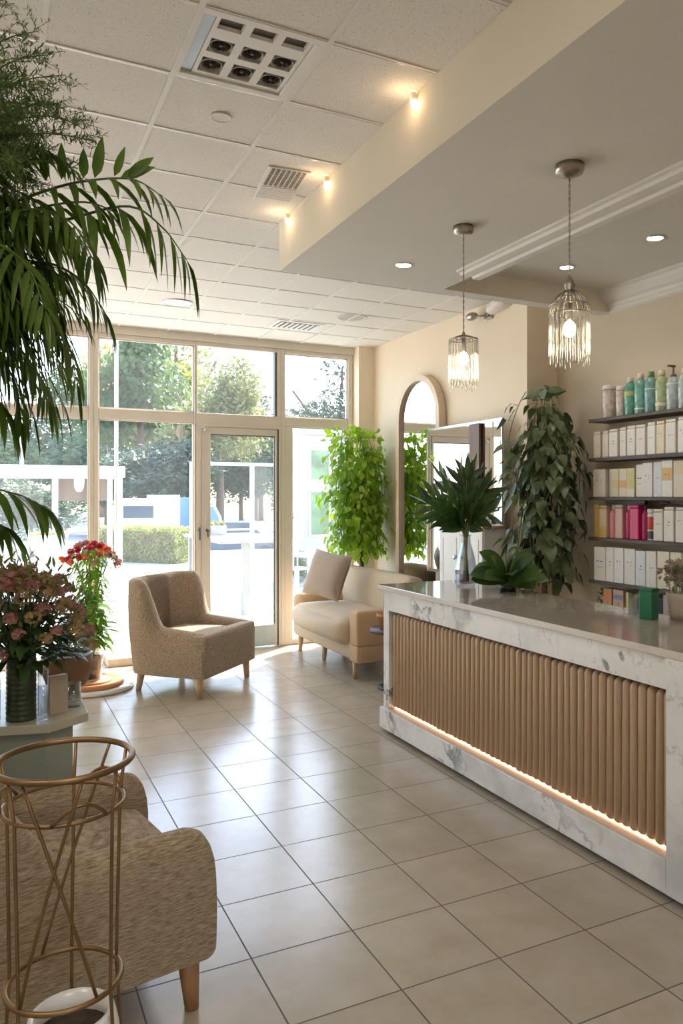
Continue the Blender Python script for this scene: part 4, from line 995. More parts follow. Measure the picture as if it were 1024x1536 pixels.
for k in range(62):
    tx = fr_.uniform(-0.04,0.24); tz = fr_.uniform(1.84,2.46); ty = 2.44 - 0.35*tx + fr_.uniform(-0.10,0.42)
    mx = lerp(CR_[0],tx,0.55); mz = max(CR_[2],tz)+fr_.uniform(0.02,0.10)
    F([(mx,lerp(CR_[1],ty,0.55),mz),(lerp(mx,tx,0.6),lerp(CR_[1],ty,0.85),lerp(mz,tz,0.45)),(tx,ty,tz)], 14, 0.19, 0.013, 1.5, 50+k)
# low fronds reaching past the window
frond(palm, [(PX+0.05,PY-0.02,1.50),(-0.25,2.56,1.59),(-0.07,2.49,1.63),(0.06,2.44,1.61),(0.13,2.41,1.575)], 10, 0.21, 0.030, 1.9, L_palm, seed=21, upw=0.25, fwd=0.9)
frond(palm, [(PX+0.05,PY-0.02,1.46),(-0.22,2.52,1.55),(-0.07,2.45,1.565),(0.03,2.42,1.52)], 9, 0.21, 0.034, 1.6, L_palm, seed=22, fwd=0.7)
frond(palm, [(PX+0.08,PY-0.02,1.90),(-0.22,2.54,2.02),(-0.06,2.48,1.97),(0.03,2.45,1.86)], 8, 0.24, 0.034, 1.8, L_palm, seed=23, fwd=0.7)
# upright broad blades on the top frond
ub = MB()
for p, d, l, w in (((0.14,2.39,2.50),(-0.12,0,1),0.10,0.030),((0.18,2.37,2.505),(0.0,0,1),0.105,0.030),((0.235,2.345,2.51),(0.02,0,1),0.085,0.030),((0.265,2.33,2.51),(0.16,0,1),0.125,0.034),((0.315,2.305,2.515),(0.30,0,1),0.095,0.024),((0.35,2.29,2.515),(0.7,0,0.75),0.10,0.030),((0.33,2.30,2.51),(0.9,0,0.55),0.11,0.030)):
    ub.leaf(p, V(d), V((0.3,-0.9,0.1)), l, w, 0.12, 5, 0.75, 0.25)
ub.build('upright_leaflet', L_palm, palm)

fern = thing('asparagus_fern', 'feathery fine-leaved fern reaching the ceiling above the palm', 'fern', (0,0,0))
FX, FY = -0.56, 2.12
MB().lathe([(0,0),(0.10,0),(0.14,0.24),(0.15,0.25),(0.15,0.28),(0.135,0.28),(0.12,0.23),(0,0.23)], (FX,FY,0), 28).build('pot', M_terra, fern)
MB().tube(bez([(FX,FY,0.22),(FX,FY+0.02,1.2),(FX+0.04,FY+0.08,2.0),(FX+0.10,FY+0.16,2.45)],16), [lerp(0.02,0.010,i/16) for i in range(17)], 8).build('stem', M_bark, fern)
def spray(pts, seed, dens=26, bl=0.11, nl=0.020):
    rr = random.Random(seed); C_ = bez(pts, 30); mb = MB()
    mb.tube(C_, [lerp(0.004,0.001,i/30) for i in range(31)], 5)
    for i in range(dens):
        t = 0.2+0.8*(i+rr.random())/dens; k = min(t*30,29.99); a = int(k); p = C_[a].lerp(C_[a+1],k-a); tg = (C_[a+1]-C_[a]).normalized()
        d = (tg*0.6 + V((rr.uniform(-1,1),rr.uniform(-1,1),rr.uniform(-0.8,0.9)))*0.9).normalized()
        L = bl*(1.15-0.6*t)*rr.uniform(0.6,1.2)
        q = [p + d*L*u + V((0,0,-0.12*L*u*u)) for u in (0,.25,.5,.75,1)]
        mb.tube(q, 0.0008, 3)
        for j in range(16):
            u = (j+0.5)/16; b0 = p + d*L*u + V((0,0,-0.12*L*u*u))
            e = (d*0.5 + V((rr.uniform(-1,1),rr.uniform(-1,1),rr.uniform(-1,1)))).normalized()
            s = e.orthogonal().normalized()*0.0022; l = nl*rr.uniform(0.6,1.2)
            mb.add([b0-s*0.3,b0+e*l*0.5-s,b0+e*l,b0+e*l*0.5+s],[(0,1,2,3)])
    return mb.build('spray', L_fern, fern, smooth=False)
B0 = (FX+0.10,FY+0.16,2.43)
k = 40
for mid, tip in (((-0.16,2.42,2.80),(0.04,2.44,3.02)),((-0.12,2.40,2.74),(0.125,2.40,2.93)),((-0.10,2.40,2.70),(0.155,2.38,2.86)),((-0.10,2.42,2.66),(0.19,2.36,2.80)),((-0.08,2.42,2.60),(0.175,2.37,2.72)),
                 ((-0.08,2.42,2.58),(0.26,2.34,2.62)),((-0.14,2.44,2.78),(0.0,2.47,2.96)),((-0.10,2.36,2.64),(0.14,2.30,2.66)),((-0.12,2.34,2.66),(0.10,2.26,2.78)),((-0.08,2.40,2.54),(0.15,2.34,2.56)),((-0.16,2.46,2.72),(0.05,2.50,2.82)),
                 ((-0.10,2.38,2.52),(0.10,2.34,2.48)),((-0.12,2.46,2.60),(0.06,2.48,2.66)),((-0.12,2.30,2.56),(0.06,2.20,2.60)),((-0.16,2.40,2.84),(-0.02,2.40,3.06)),((-0.10,2.44,2.55),(0.10,2.46,2.55))):
    for dy in ((0.0, 0.16, -0.14) if tip[2] < 2.70 else (0.0,)):
        spray([B0, (mid[0],mid[1]+dy*0.6,mid[2]), tuple(lerp(a,b,0.62)+(0.02 if i == 2 else (dy*0.8 if i == 1 else 0)) for i,(a,b) in enumerate(zip(mid,tip))), (tip[0]-abs(dy)*0.35,tip[1]+dy,tip[2]-abs(dy)*0.2)], k, 18 if tip[2] > 2.75 else 30, 0.12, 0.022); k += 1

def vine_column(name, label, base, pole_h, z0, z1, rf, n, L, m, stretch, seed, pot_m, off=(0,0), lim=(9,9), jit=0.03):
    """climbing plant on a moss pole: pot, pole, stems, leaves"""
    t = thing(name, label, 'plant', base); rr = random.Random(seed)
    MB().lathe([(0,0),(0.11,0),(0.14,0.25),(0.15,0.26),(0.15,0.29),(0.135,0.29),(0.125,0.24),(0,0.24)], n=28).build('pot', pot_m, t)
    MB().lathe([(0,0.245),(0.125,0.245)], n=20).build('soil', M_soil, t)
    ox, oy = off
    MB().tube([(0,0,0.24),(ox*0.5,oy*0.5,lerp(0.24,pole_h,0.5)),(ox,oy,pole_h)],[0.026,0.020,0.014],12).build('moss_pole', M_moss, t)
    st = MB(); lf = MB(); strands = []
    for k in range(28):
        a = 2*PI*k*0.382; top = 1.0 - 0.45*rr.random()**1.6; bot = rr.choice((0.0,0.02,0.05,0.1,0.3)); w = rr.uniform(0.15,1.12); pts = []
        for i in range(10):
            u = lerp(top,bot,i/9); z = lerp(z0,z1,u); r = rf(u)*w*(0.62+0.38*min(1,i/2)); aa = a+0.25*math.sin(i*0.8+k)
            pts.append((min(lim[0]-0.02, r*math.cos(aa)*stretch[0]+ox*(0.5+0.5*u)), min(lim[1]-0.02, r*math.sin(aa)*stretch[1]+oy*(0.5+0.5*u)), z + 0.05*math.sin(min(1,i/2)*PI)))
        C_ = bez(pts,36); st.tube(C_, 0.0035, 5); strands.append((C_,a,w))
    st.build('stem', M_stem, t)
    for i in range(n):
        C_, a, w = strands[i % len(strands)]; q = rr.random()*35.99; k = int(q); c = C_[k].lerp(C_[k+1],q-k)
        on = V((math.cos(a+rr.uniform(-.6,.6))*stretch[0], math.sin(a+rr.uniform(-.6,.6))*stretch[1], 0)).normalized()
        l = L*rr.choice((0.55,0.7,0.85,1.0,1.0,1.25))*rr.uniform(0.85,1.15)
        p = c + on*rr.uniform(0.0,0.06) + V((rr.uniform(-jit,jit),rr.uniform(-jit,jit),rr.uniform(-.02,.02)))
        d = on*rr.uniform(0.1,0.9) + V((0,0,-1))*rr.uniform(0.1,1.1) + V((rr.uniform(-.6,.6),rr.uniform(-.6,.6),0)) + V((0,0,1.2))*(c.z > z1-0.12)
        e_ = p + d.normalized()*l*0.9
        if max(p.x,e_.x) > lim[0] or max(p.y,e_.y) > lim[1]: continue
        lf.tube([c, (c+p)/2+V((0,0,0.012)), p], 0.0014, 3)
        lf.leaf(p, d, on+V((rr.uniform(-.4,.4),rr.uniform(-.4,.4),rr.uniform(0.1,0.8))), l, l*rr.uniform(0.50,0.72), rr.uniform(0.4,1.4), 5, 0.55, 0.2)
    lf.build('foliage', m, t)
    return t
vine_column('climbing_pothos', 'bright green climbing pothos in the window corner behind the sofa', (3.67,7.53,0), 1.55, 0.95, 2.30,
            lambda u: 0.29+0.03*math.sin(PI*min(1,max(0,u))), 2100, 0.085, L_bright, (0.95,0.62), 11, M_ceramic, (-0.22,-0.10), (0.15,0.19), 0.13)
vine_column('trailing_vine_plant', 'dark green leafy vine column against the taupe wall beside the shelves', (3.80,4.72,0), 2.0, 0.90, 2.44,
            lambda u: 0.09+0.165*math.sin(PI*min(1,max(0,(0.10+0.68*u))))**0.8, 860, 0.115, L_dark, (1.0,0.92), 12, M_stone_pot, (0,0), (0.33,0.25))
t = thing('small_dark_plant', 'small dark leafy plant behind the counter beside the orange-banded packet', 'plant', (4.03,4.335,0.7155))
MB().lathe([(0,0),(0.03,0),(0.04,0.07),(0.036,0.07),(0,0.06)], n=16).build('pot', M_black, t)
lf = MB(); rr = random.Random(5)
for i in range(46):
    a = rr.uniform(0,2*PI); r = rr.uniform(0.0,0.022); z = rr.uniform(0.07,0.20)
    lf.leaf((r*math.cos(a),r*math.sin(a),z), (math.cos(a),math.sin(a),rr.uniform(-0.4,0.9)), UP, 0.045, 0.024, 0.7, 4, 0.55, 0.2)
lf.build('foliage', L_dark, t)

# glass vase with long dark leaves on the counter
gv = thing('faceted_glass_vase', 'clear faceted glass vase holding the long dark leaves', 'vase', (2.86,4.38,1.0005))
vp = [(0,0.0),(0.056,0.0),(0.066,0.012),(0.076,0.11),(0.064,0.18),(0.034,0.29),(0.032,0.335),(0.038,0.345),(0.033,0.342),(0.028,0.33),(0.030,0.29),(0.058,0.18),(0.070,0.11),(0.060,0.02),(0,0.016)]
MB().lathe(vp, n=9).build('body', M_vglass, gv, smooth=False)
MB().lathe([(0,0.018),(0.052,0.018),(0.058,0.075),(0,0.075)], n=18).build('water', glass_mat('vase_water',(0.80,0.70,0.68),0.7,0,0.05), gv)
lv = thing('leaf_bouquet', 'fan of long dark glossy leaves standing in the glass vase', 'plant', (2.86,4.38,1.0005))
rr = random.Random(31); st = MB(); lf = MB()
for k in range(17):
    a = 2*PI*k/17 + rr.uniform(-0.2,0.2); sp = rr.uniform(0.10,0.30) if k % 4 else rr.uniform(0.0,0.08); top = rr.uniform(0.66,0.88) - sp*0.75
    tip = V((sp*math.cos(a), sp*math.sin(a), top))
    pts = bez([(-0.02*math.cos(a),-0.02*math.sin(a),0.03),(0.012*math.cos(a),0.012*math.sin(a),0.33),tuple(V((tip.x*0.40,tip.y*0.40,0.33+(top-0.33)*0.60))),tuple(tip)],14)
    st.tube(pts, [lerp(0.0045,0.0025,i/14) for i in range(15)], 6)
    for j in range(10):
        u = 0.40+0.6*(j+0.5)/10; q = u*14; b_ = min(int(q),13); p = pts[b_].lerp(pts[b_+1],q-b_); tg = (pts[b_+1]-pts[b_]).normalized()
        s = tg.cross(V((math.cos(a+1.2),math.sin(a+1.2),0.2))).normalized()*(1 if j % 2 else -1)
        lf.leaf(p, tg*0.95+s*0.6+V((math.cos(a),math.sin(a),0))*0.15, s.cross(tg), rr.uniform(0.14,0.20), rr.uniform(0.036,0.052), rr.uniform(0.0,0.6), 6, 0.72, 0.3)
    lf.leaf(tip, pts[-1]-pts[-2], V((math.cos(a),math.sin(a),0.3)), 0.18, 0.038, 0.15, 6, 0.8, 0.3)
st.build('stem', M_stem, lv); lf.build('foliage', L_glossy, lv)
# broad-leaved rosette
rs = thing('rosette_plant', 'broad-leaved green rosette plant sitting on the counter by the vase', 'plant', (2.94,4.02,1.0005))
MB().lathe([(0,0),(0.05,0),(0.055,0.035),(0.05,0.04),(0,0.035)], n=24).build('pot', M_black, rs)
rr = random.Random(8)
for ring_, (n, el, l, w) in enumerate(((9,0.42,0.235,0.105),(8,0.80,0.26,0.100),(7,1.15,0.26,0.085))):
    for k in range(n):
        a = 2*PI*k/n + ring_*0.35 + rr.uniform(-0.15,0.15); e = el+rr.uniform(-0.12,0.12)
        lf = MB(); d = V((math.cos(a)*math.cos(e), math.sin(a)*math.cos(e), math.sin(e)))
        lf.leaf((0.018*math.cos(a),0.018*math.sin(a),0.045+0.012*ring_), d, V((-math.cos(a)*math.sin(e)+rr.uniform(-.3,.3)-0.75,-math.sin(a)*math.sin(e)+rr.uniform(-.3,.3)-1.0,math.cos(e))), l*rr.uniform(0.85,1.1), w*rr.uniform(0.9,1.1), 0.6 if ring_ == 0 else 1.0, 8, 1.25, 0.25, 0.0, 0.6)
        lf.build('leaf', L_brom, rs)
# dried bouquet in white vase
dv = thing('white_vase', 'white flared vase with dried flowers at the counter edge', 'vase', (3.02,2.72,1.0005))
MB().lathe([(0,0),(0.040,0),(0.046,0.03),(0.058,0.10),(0.062,0.13),(0.056,0.13),(0.050,0.09),(0.040,0.03),(0,0.025)], n=24).build('body', mat('cream_ceramic',(0.60,0.54,0.46),0.5,var=0.08), dv)
db = thing('dried_bouquet', 'faded grey-beige dried flower bouquet in the white flared vase', 'flowers', (3.02,2.72,1.0005))
M_dry = leaf_mat('dried_petal', (0.22,0.185,0.14), (0.50,0.44,0.35), 0.15, 0.9, 20.0)
rr = random.Random(9); pt = MB(); st = MB()
for k in range(11):
    a = rr.uniform(0,2*PI); r = rr.uniform(0.0,0.075); c = V((r*math.cos(a), r*math.sin(a), rr.uniform(0.17,0.26)))
    st.tube([(0.01*math.cos(a),0.01*math.sin(a),0.03), tuple(c)],0.002,4)
    for i in range(34):
        d = V((rr.gauss(0,1),rr.gauss(0,1),rr.gauss(0,1))).normalized()
        pt.leaf(c+d*0.020, d+V((rr.uniform(-.5,.5),rr.uniform(-.5,.5),rr.uniform(-.5,.5))), d.orthogonal(), 0.026, 0.020, 0.3, 2, 0.6, 0.3)
pt.build('petals', M_dry, db); st.build('stem', M_dry, db)
lf = MB()
for a in (2.2,2.9,3.6,4.3): lf.leaf((0.05*math.cos(a),0.05*math.sin(a),0.14),(math.cos(a),math.sin(a),0.35),UP,0.055,0.024,0.7,4,0.6,0.2)
lf.build('foliage', L_dark, db)

# ------------------------------------------------------------------ flowers and glass on the console
M_pink = leaf_mat('pink_petal', (0.36,0.15,0.12), (0.58,0.35,0.29), 0.25, 0.7, 14.0)
M_buff = leaf_mat('buff_petal', (0.32,0.20,0.09), (0.52,0.38,0.20), 0.25, 0.7, 14.0)
M_red = leaf_mat('red_petal', (0.36,0.012,0.03), (0.62,0.05,0.08), 0.25, 0.5, 10.0)
M_coral = leaf_mat('coral_petal', (0.62,0.13,0.06), (0.75,0.25,0.14), 0.25, 0.5, 10.0)
L_bouq = leaf_mat('bouquet_leaf', (0.02,0.05,0.016), (0.075,0.14,0.04), 0.22, 0.4)
L_spring = leaf_mat('spring_leaf', (0.08,0.18,0.02), (0.20,0.34,0.05), 0.42, 0.4)
def head_mesh(name, m, r, n, seed, ps=0.016):
    rr = random.Random(seed); mb = MB()
    for i in range(n):
        d = V((rr.gauss(0,1),rr.gauss(0,1),rr.gauss(0,0.8)+0.45)).normalized(); c = d*r*rr.uniform(0.75,1.05)
        s = d.orthogonal().normalized(); w = d.cross(s); a0 = rr.uniform(0,PI)
        for q in range(4):
            a = a0+q*PI/2; e = s*math.cos(a)+w*math.sin(a); f_ = d.cross(e)
            p = ps*rr.uniform(0.7,1.2)
            mb.add([c, c+e*p*0.55-f_*p*0.40+d*0.002, c+e*p+d*0.004, c+e*p*0.55+f_*p*0.40+d*0.002], [(0,1,2,3)])
    me = mb.mesh(name, True); me.materials.append(m); return me
M_dusk = leaf_mat('dusky_petal', (0.32,0.14,0.12), (0.54,0.31,0.25), 0.25, 0.7, 14.0)
hm = [head_mesh('flower_head', M_pink, 0.030, 60, 1, 0.013), head_mesh('flower_head', M_buff, 0.032, 60, 2, 0.012), head_mesh('flower_head', M_dusk, 0.028, 56, 3, 0.012)]
bq = thing('flower_bouquet', 'big bouquet of dusty pink and buff flower heads in a dark vase', 'flowers', (0.105,3.255,0.7505))
rr = random.Random(14); heads = []
for k in range(84):
    a = 2*PI*k*0.382; u = (k+0.5)/84; r = 0.265*math.sqrt(u); z = 0.56 - 0.27*u**1.5 + rr.uniform(-0.035,0.02)
    heads.append((r*math.cos(a)*1.0, r*math.sin(a)*0.82, z))
st = MB()
for k, (x,y,z) in enumerate(heads):
    o = bpy.data.objects.new('flower_head', hm[(0,1,2,1,1,0,2)[k % 7]]); COL.objects.link(o); o.parent = bq; o.location = (x,y,z)
    o.rotation_euler = (rr.uniform(-.5,.5)-y, rr.uniform(-.5,.5)+x, rr.uniform(0,6)); s = rr.uniform(0.65,1.05); o.scale = (s,s,s*0.85)
    st.tube(bez([(x*0.1,y*0.1,0.12),(x*0.25,y*0.25,0.27),(x*0.9,y*0.9,z-0.02)],6),0.003,5)
st.build('stem', M_stem, bq)
lf = MB()
for i in range(420):
    a = rr.uniform(0,2*PI); u = rr.random(); r = 0.05+0.21*u; z = rr.uniform(0.23,0.32+0.20*(1-u))
    lf.leaf((r*0.75*math.cos(a),r*0.65*math.sin(a),z),(math.cos(a),math.sin(a),rr.uniform(-0.5,0.7)),UP,rr.uniform(0.05,0.10),rr.uniform(0.024,0.045),rr.uniform(0.4,1.0),4,0.6,0.2)
lf.build('foliage', L_bouq, bq)
lf = MB()
for i in range(330):
    a = rr.uniform(0,2*PI); u = rr.random(); r = 0.285*math.sqrt(u); z = 0.585-0.27*u**1.5+rr.uniform(-0.05,0.035)
    lf.leaf((r*math.cos(a),r*0.85*math.sin(a),z),(math.cos(a)*u+rr.uniform(-.5,.5),math.sin(a)*u+rr.uniform(-.5,.5),0.8),UP,rr.uniform(0.03,0.06),rr.uniform(0.010,0.018),rr.uniform(0.3,1.2),3,0.6,0.2)
lf.build('filler_foliage', leaf_mat('sprig_leaf',(0.07,0.10,0.03),(0.20,0.22,0.08),0.3,0.6), bq)
dk = thing('dark_green_vase', 'dark green ribbed cylinder vase under the pink bouquet', 'vase', (0.105,3.255,0.7505))
MB().lathe([(0,0),(0.054,0)] + [(0.054+0.0015*math.sin(i*1.9), 0.004+0.236*i/40) for i in range(41)] + [(0.050,0.240),(0.048,0.03),(0,0.025)], n=28).build('body', mat('dark_green_glaze',(0.035,0.055,0.022),0.35,var=0.35,vscale=14), dk)
bp = thing('brown_planter', 'brown leather-look planter bowl behind the small card box', 'planter', (0.30,3.655,0.7505))
MB().lathe([(0,0),(0.05,0),(0.085,0.03),(0.105,0.09),(0.108,0.155),(0.101,0.155),(0.098,0.09),(0.075,0.03),(0,0.02)], n=28).build('bowl', mat('brown_leather',(0.24,0.115,0.055),0.5,var=0.15,vscale=12), bp)
MB().lathe([(0.100,0.156),(0.108,0.158),(0.112,0.162),(0.108,0.168),(0.100,0.166)], n=28).build('rim', M_ceramic, bp)
lf = MB()
for i in range(120):
    a = rr.uniform(0,2*PI); r = rr.uniform(0.0,0.08)
    lf.leaf((r*math.cos(a),r*math.sin(a),0.14+rr.uniform(0,0.10)),(math.cos(a),math.sin(a),rr.uniform(0.2,1.2)),UP,rr.uniform(0.04,0.08),rr.uniform(0.014,0.026),0.6,4,0.6,0.2)
lf.build('foliage', leaf_mat('olive_leaf',(0.10,0.10,0.03),(0.24,0.22,0.08),0.3,0.5), bp)
def tumbler(label, x, y, r, h, name='glass_tumbler', fill=None):
    t = thing(name, label, 'glass', (x,y,0.7505))
    MB().lathe([(0,0),(r*0.95,0),(r,0.01),(r,h),(r*0.93,h),(r*0.92,0.02),(0,0.018)], n=20).build('body', M_vglass, t)
    if fill: MB().lathe([(0,0.019),(r*0.88,0.019),(r*0.88,h*0.62),(0,h*0.62)], n=18).build('filling', fill, t)
    return t
tumbler('slender clear glass cylinder beside the dark green vase', 0.178,3.205,0.019,0.19,'glass_cylinder')
tumbler('clear cut-glass tumbler behind the card box at the console corner', 0.300,3.36,0.030,0.095)
tumbler('clear jar filled with brown pebbles at the console front', -0.01,3.245,0.045,0.17,'glass_jar', mat('brown_pebbles',(0.28,0.17,0.08),0.7,var=0.5,vscale=50,bump=1.0,bscale=80))
tumbler('tall clear glass half hidden behind the pebble jar', -0.16,3.43,0.045,0.22,'tall_glass')
cb = thing('card_box', 'plain tan card box standing on the console beside the vase', 'box', (0.235,3.275,0.7505), R(22))
MB().box(-0.037,-0.012,0,0.037,0.012,0.15).build('body', mat('tan_card',(0.50,0.40,0.31),0.7,var=0.06), cb, smooth=False, bevel=0.002)

# ------------------------------------------------------------------ red flowering plant by the window
rp = thing('red_flowering_plant', 'tall green plant with a crown of red flowers beside the armchair', 'plant', (0.75,6.84,0.075))
MB().lathe([(0,0),(0.085,0),(0.10,0.21),(0.094,0.21),(0.08,0.012),(0,0.01)], n=24).build('pot', M_vglass, rp)
rb = MB(); rr = random.Random(3); rb.lathe([(0,0.012),(0.07,0.012),(0.088,0.19),(0,0.20)], n=18)
rb.build('root_ball', M_soil, rp)
st = MB()
for k in range(7):
    a = k*0.9; st.tube(bez([(0.02*math.cos(a),0.02*math.sin(a),0.19),(0.03*math.cos(a+1),0.03*math.sin(a+1),0.45),(0.05*math.cos(a),0.05*math.sin(a),0.72),(0.13*math.cos(a),0.13*math.sin(a),0.98)],10),0.006,6)
st.build('stem', M_stem, rp)
lf = MB()
for i in range(900):
    u = rr.random(); z = lerp(0.28,1.10,u); a = rr.uniform(0,2*PI); r = rr.uniform(0.02,0.16+0.14*u)
    if u < 0.35: r *= 1.2
    big = u < 0.45
    l = rr.uniform(0.11,0.18) if big and i % 3 == 0 else rr.uniform(0.05,0.095)
    lf.leaf((r*0.6*math.cos(a),r*0.6*math.sin(a),z),(math.cos(a),math.sin(a),rr.uniform(-0.6,0.5)),UP,l,l*(0.42 if big else 0.32),rr.uniform(0.6,1.6),5,0.6,0.2)
lf.build('foliage', L_spring, rp)
fh = [head_mesh('flower', M_red, 0.024, 26, 5, 0.020), head_mesh('flower', M_coral, 0.022, 24, 6, 0.020), head_mesh('flower', M_dusk, 0.026, 26, 7, 0.018)]
for k in range(40):
    a = 2*PI*k*0.382; u = (k+0.5)/40; r = 0.235*math.sqrt(u); z = 1.14-0.16*u+rr.uniform(-0.03,0.03)
    o = bpy.data.objects.new('flower', fh[(0,2,0,1,2)[k % 5]]); COL.objects.link(o); o.parent = rp
    o.location = (r*math.cos(a),r*math.sin(a),z); o.rotation_euler = (rr.uniform(-.6,.6),rr.uniform(-.6,.6),rr.uniform(0,6))
pt_ = thing('round_plant_tray', 'round white tray with a terracotta rim under the red flowers', 'tray', (0.75,6.84,0))
MB().lathe([(0,0),(0.33,0),(0.34,0.01),(0.34,0.03),(0,0.03)], n=48).build('base', M_ceramic, pt_)
MB().lathe([(0.20,0.0305),(0.25,0.0305),(0.265,0.04),(0.265,0.06),(0.25,0.074),(0.235,0.06),(0,0.055)], n=40).build('saucer', M_terra, pt_)
MB().lathe([(0,0.056),(0.16,0.056),(0.16,0.0745),(0,0.0745)], n=28).build('inner_plate', M_terra, pt_)
wb_ = MB().box(0.98,7.60,0,1.62,7.86,0.075).build('window_ledge_box', M_archwood, smooth=False, bevel=0.004)
tag(wb_, 'low pale wooden ledge on the floor along the window', 'ledge')
# ------------------------------------------------------------------ outside
M_pave = mat('pale_paving', (0.50,0.485,0.46), 0.85, var=0.06, vscale=1.2, bump=0.1, bscale=20)
M_road = mat('road', (0.30,0.30,0.31), 0.9, var=0.1, vscale=1.5)
M_steel = mat('white_steel', (0.62,0.62,0.62), 0.4, var=0.02)
L_tree = [leaf_mat('tree_leaf_dark', (0.030,0.060,0.035), (0.070,0.115,0.060), 0.25, 0.6, 0.8), leaf_mat('tree_leaf_mid', (0.06,0.10,0.035), (0.15,0.20,0.075), 0.3, 0.6, 0.8), leaf_mat('tree_leaf_gold', (0.15,0.165,0.05), (0.31,0.30,0.12), 0.35, 0.6, 0.8)]
structure(MB().box(-20,8.041,-0.14,60,23,-0.02).build('ground', M_pave, smooth=False), 'sunlit pale paving outside the shop', 'ground')
gm = MB(); gm.add([(-60,23,-0.02),(90,23,-0.02),(90,26,-0.85),(-60,26,-0.85),(-60,150,-0.85),(90,150,-0.85)],[(0,1,2,3),(3,2,5,4)])
structure(gm.build('street', M_road, smooth=False), 'grey street sloping down beyond the hedge', 'street')
crown_cache = {}
def crown_mesh(kind, seed, n, ls):
    key = (kind, seed, n)
    if key in crown_cache: return crown_cache[key]
    rr = random.Random(seed); mb = MB(); blobs = []
    for b in range(16):
        d = V((rr.gauss(0,1),rr.gauss(0,1),rr.gauss(0,1))).normalized()*rr.uniform(0.2,0.72)
        blobs.append((V((d.x,d.y,d.z)), rr.uniform(0.26,0.44)))
    for i in range(n):
        c, r = blobs[rr.randrange(16)]
        d = V((rr.gauss(0,1),rr.gauss(0,1),rr.gauss(0,1))).normalized(); p = c + d*r*rr.uniform(0.7,1.05)
        e = V((rr.gauss(0,1),rr.gauss(0,1),rr.gauss(0,1)-0.4)).normalized(); s = e.orthogonal().normalized()*ls*rr.uniform(0.2,0.36); l = ls*rr.uniform(0.7,1.3)
        mb.add([p, p+e*l*0.5-s, p+e*l, p+e*l*0.5+s], [(0,1,2,3)])
    me = mb.mesh('crown', False); me.materials.append(L_tree[kind]); crown_cache[key] = me
    return me
def tree(label, x, y, h, w, kind, seed, zb=-0.85, low=0.25, group='trees beyond the street', name='street_tree', cat='tree'):
    t = thing(name, label, cat, (x,y,zb), rnd.uniform(0,6), group)
    ch = h*(1-low)
    o = bpy.data.objects.new('crown', crown_mesh(kind, seed, 8000, 0.085)); COL.objects.link(o); o.parent = t
    o.location = (0,0,h-ch/2*0.98); o.scale = (w/2,w/2,ch/2)
    tr = MB(); tr.tube(bez([(0,0,0),(0.05,0,h*0.3),(0,0.08,h*0.6),(0,0,h*0.85)],10),[lerp(0.16,0.04,i/10)*h/6 for i in range(11)],8)
    for a in (0.4,2.2,4.1): tr.tube(bez([(0,0,h*0.4),(w*0.15*math.cos(a),w*0.15*math.sin(a),h*0.55),(w*0.3*math.cos(a),w*0.3*math.sin(a),h*0.72)],6),0.04*h/6,6)
    tr.build('trunk', M_bark, t)
T_ = [('dark tree at the edge of the window behind palm leaves',-0.6,26.0,4.8,3.6,0,1),('dark green tree behind the pergola posts',1.9,28.2,5.9,3.4,0,2),('tall grey-green tree behind the slim white pole',3.9,31.5,8.6,3.6,1,3),
      ('mid green tree rising above the white van',5.0,29.5,9.0,3.4,1,1),('tallest tree, golden green, above the box truck',6.5,30.6,10.0,4.6,2,2),('golden-leaved tree at the glass door corner',7.7,28.6,8.3,3.6,2,3),('yellow-green tree behind the glass door',9.2,29.0,6.6,3.2,1,1),
      ('small hazy tree showing low in the pane above the door',12.4,38.2,7.4,3.4,0,3),('pale tree behind the white house roof',12.6,33.5,5.5,2.6,1,2),('grey-green tree at the end of the window row',12.55,28.2,8.8,4.4,0,2)]
for lb, x, y, h, w, k, s in T_:
    q = (1.9,2.4,3.1,2.1,2.7,1.8,2.4,2.0,2.4,1.9)[[t_[1] for t_ in T_].index(x)]; w *= 1.5; tree(lb, x*q, y*q, (h-0.85-1.6)*q+1.6+0.85, w*q, k, s)
for lb, x, y, h, w, k, s in (('low dark bush left of the white pole',1.0,22.8,2.3,3.2,0,5),('broad dark bush behind the hedge and van',3.4,26.6,4.6,4.6,0,6),('broad dark bush behind the box truck',5.9,29.2,5.2,5.4,0,5),('dark bush seen through the glass door',8.2,27.5,5.0,4.8,0,6),('dark bush at the door hinge side',9.6,24.8,3.2,3.0,1,5),('dark bush beside the pergola back',-1.6,21.5,2.9,3.2,0,6),('green bush beside the white house',4.72,12.6,0.75,0.6,1,5)):
    if y > 23: q = {3.4:2.0,5.9:1.7,8.2:2.1,9.6:1.75}[x]; h = (h-2.45)*q+2.45; x *= q; y *= q; w *= q
    tree(lb, x, y, h, w, k, s, zb=-0.85 if y > 24 else -0.02, low=0.05, group='bushes outside', name='round_bush', cat='bush')
hd = thing('trimmed_hedge', 'trimmed low yellow-green hedge on the paving', 'hedge', (3.55,19.95,-0.02), R(-49))
rr = random.Random(77); hm_ = MB()
for i in range(9000):
    ax = rr.randrange(3); p = [rr.uniform(-1,1) for _ in range(3)]; p[ax] = rr.choice((-1,1))*rr.uniform(0.9,1.0)
    q = V((p[0]*1.2, p[1]*0.45, 0.43+p[2]*0.42)) ; e = V((rr.gauss(0,1),rr.gauss(0,1),rr.gauss(0,1)+0.5)).normalized(); s = e.orthogonal().normalized()*0.02; l = rr.uniform(0.05,0.09)
    hm_.add([q, q+e*l*0.5-s, q+e*l, q+e*l*0.5+s],[(0,1,2,3)])
hm_.build('foliage', leaf_mat('hedge_leaf',(0.16,0.19,0.06),(0.36,0.38,0.15),0.35,0.6,3.0), hd, smooth=False)
MB().box(-1.12,-0.40,0.0,1.12,0.40,0.78).build('branches', M_bark, hd, smooth=False)
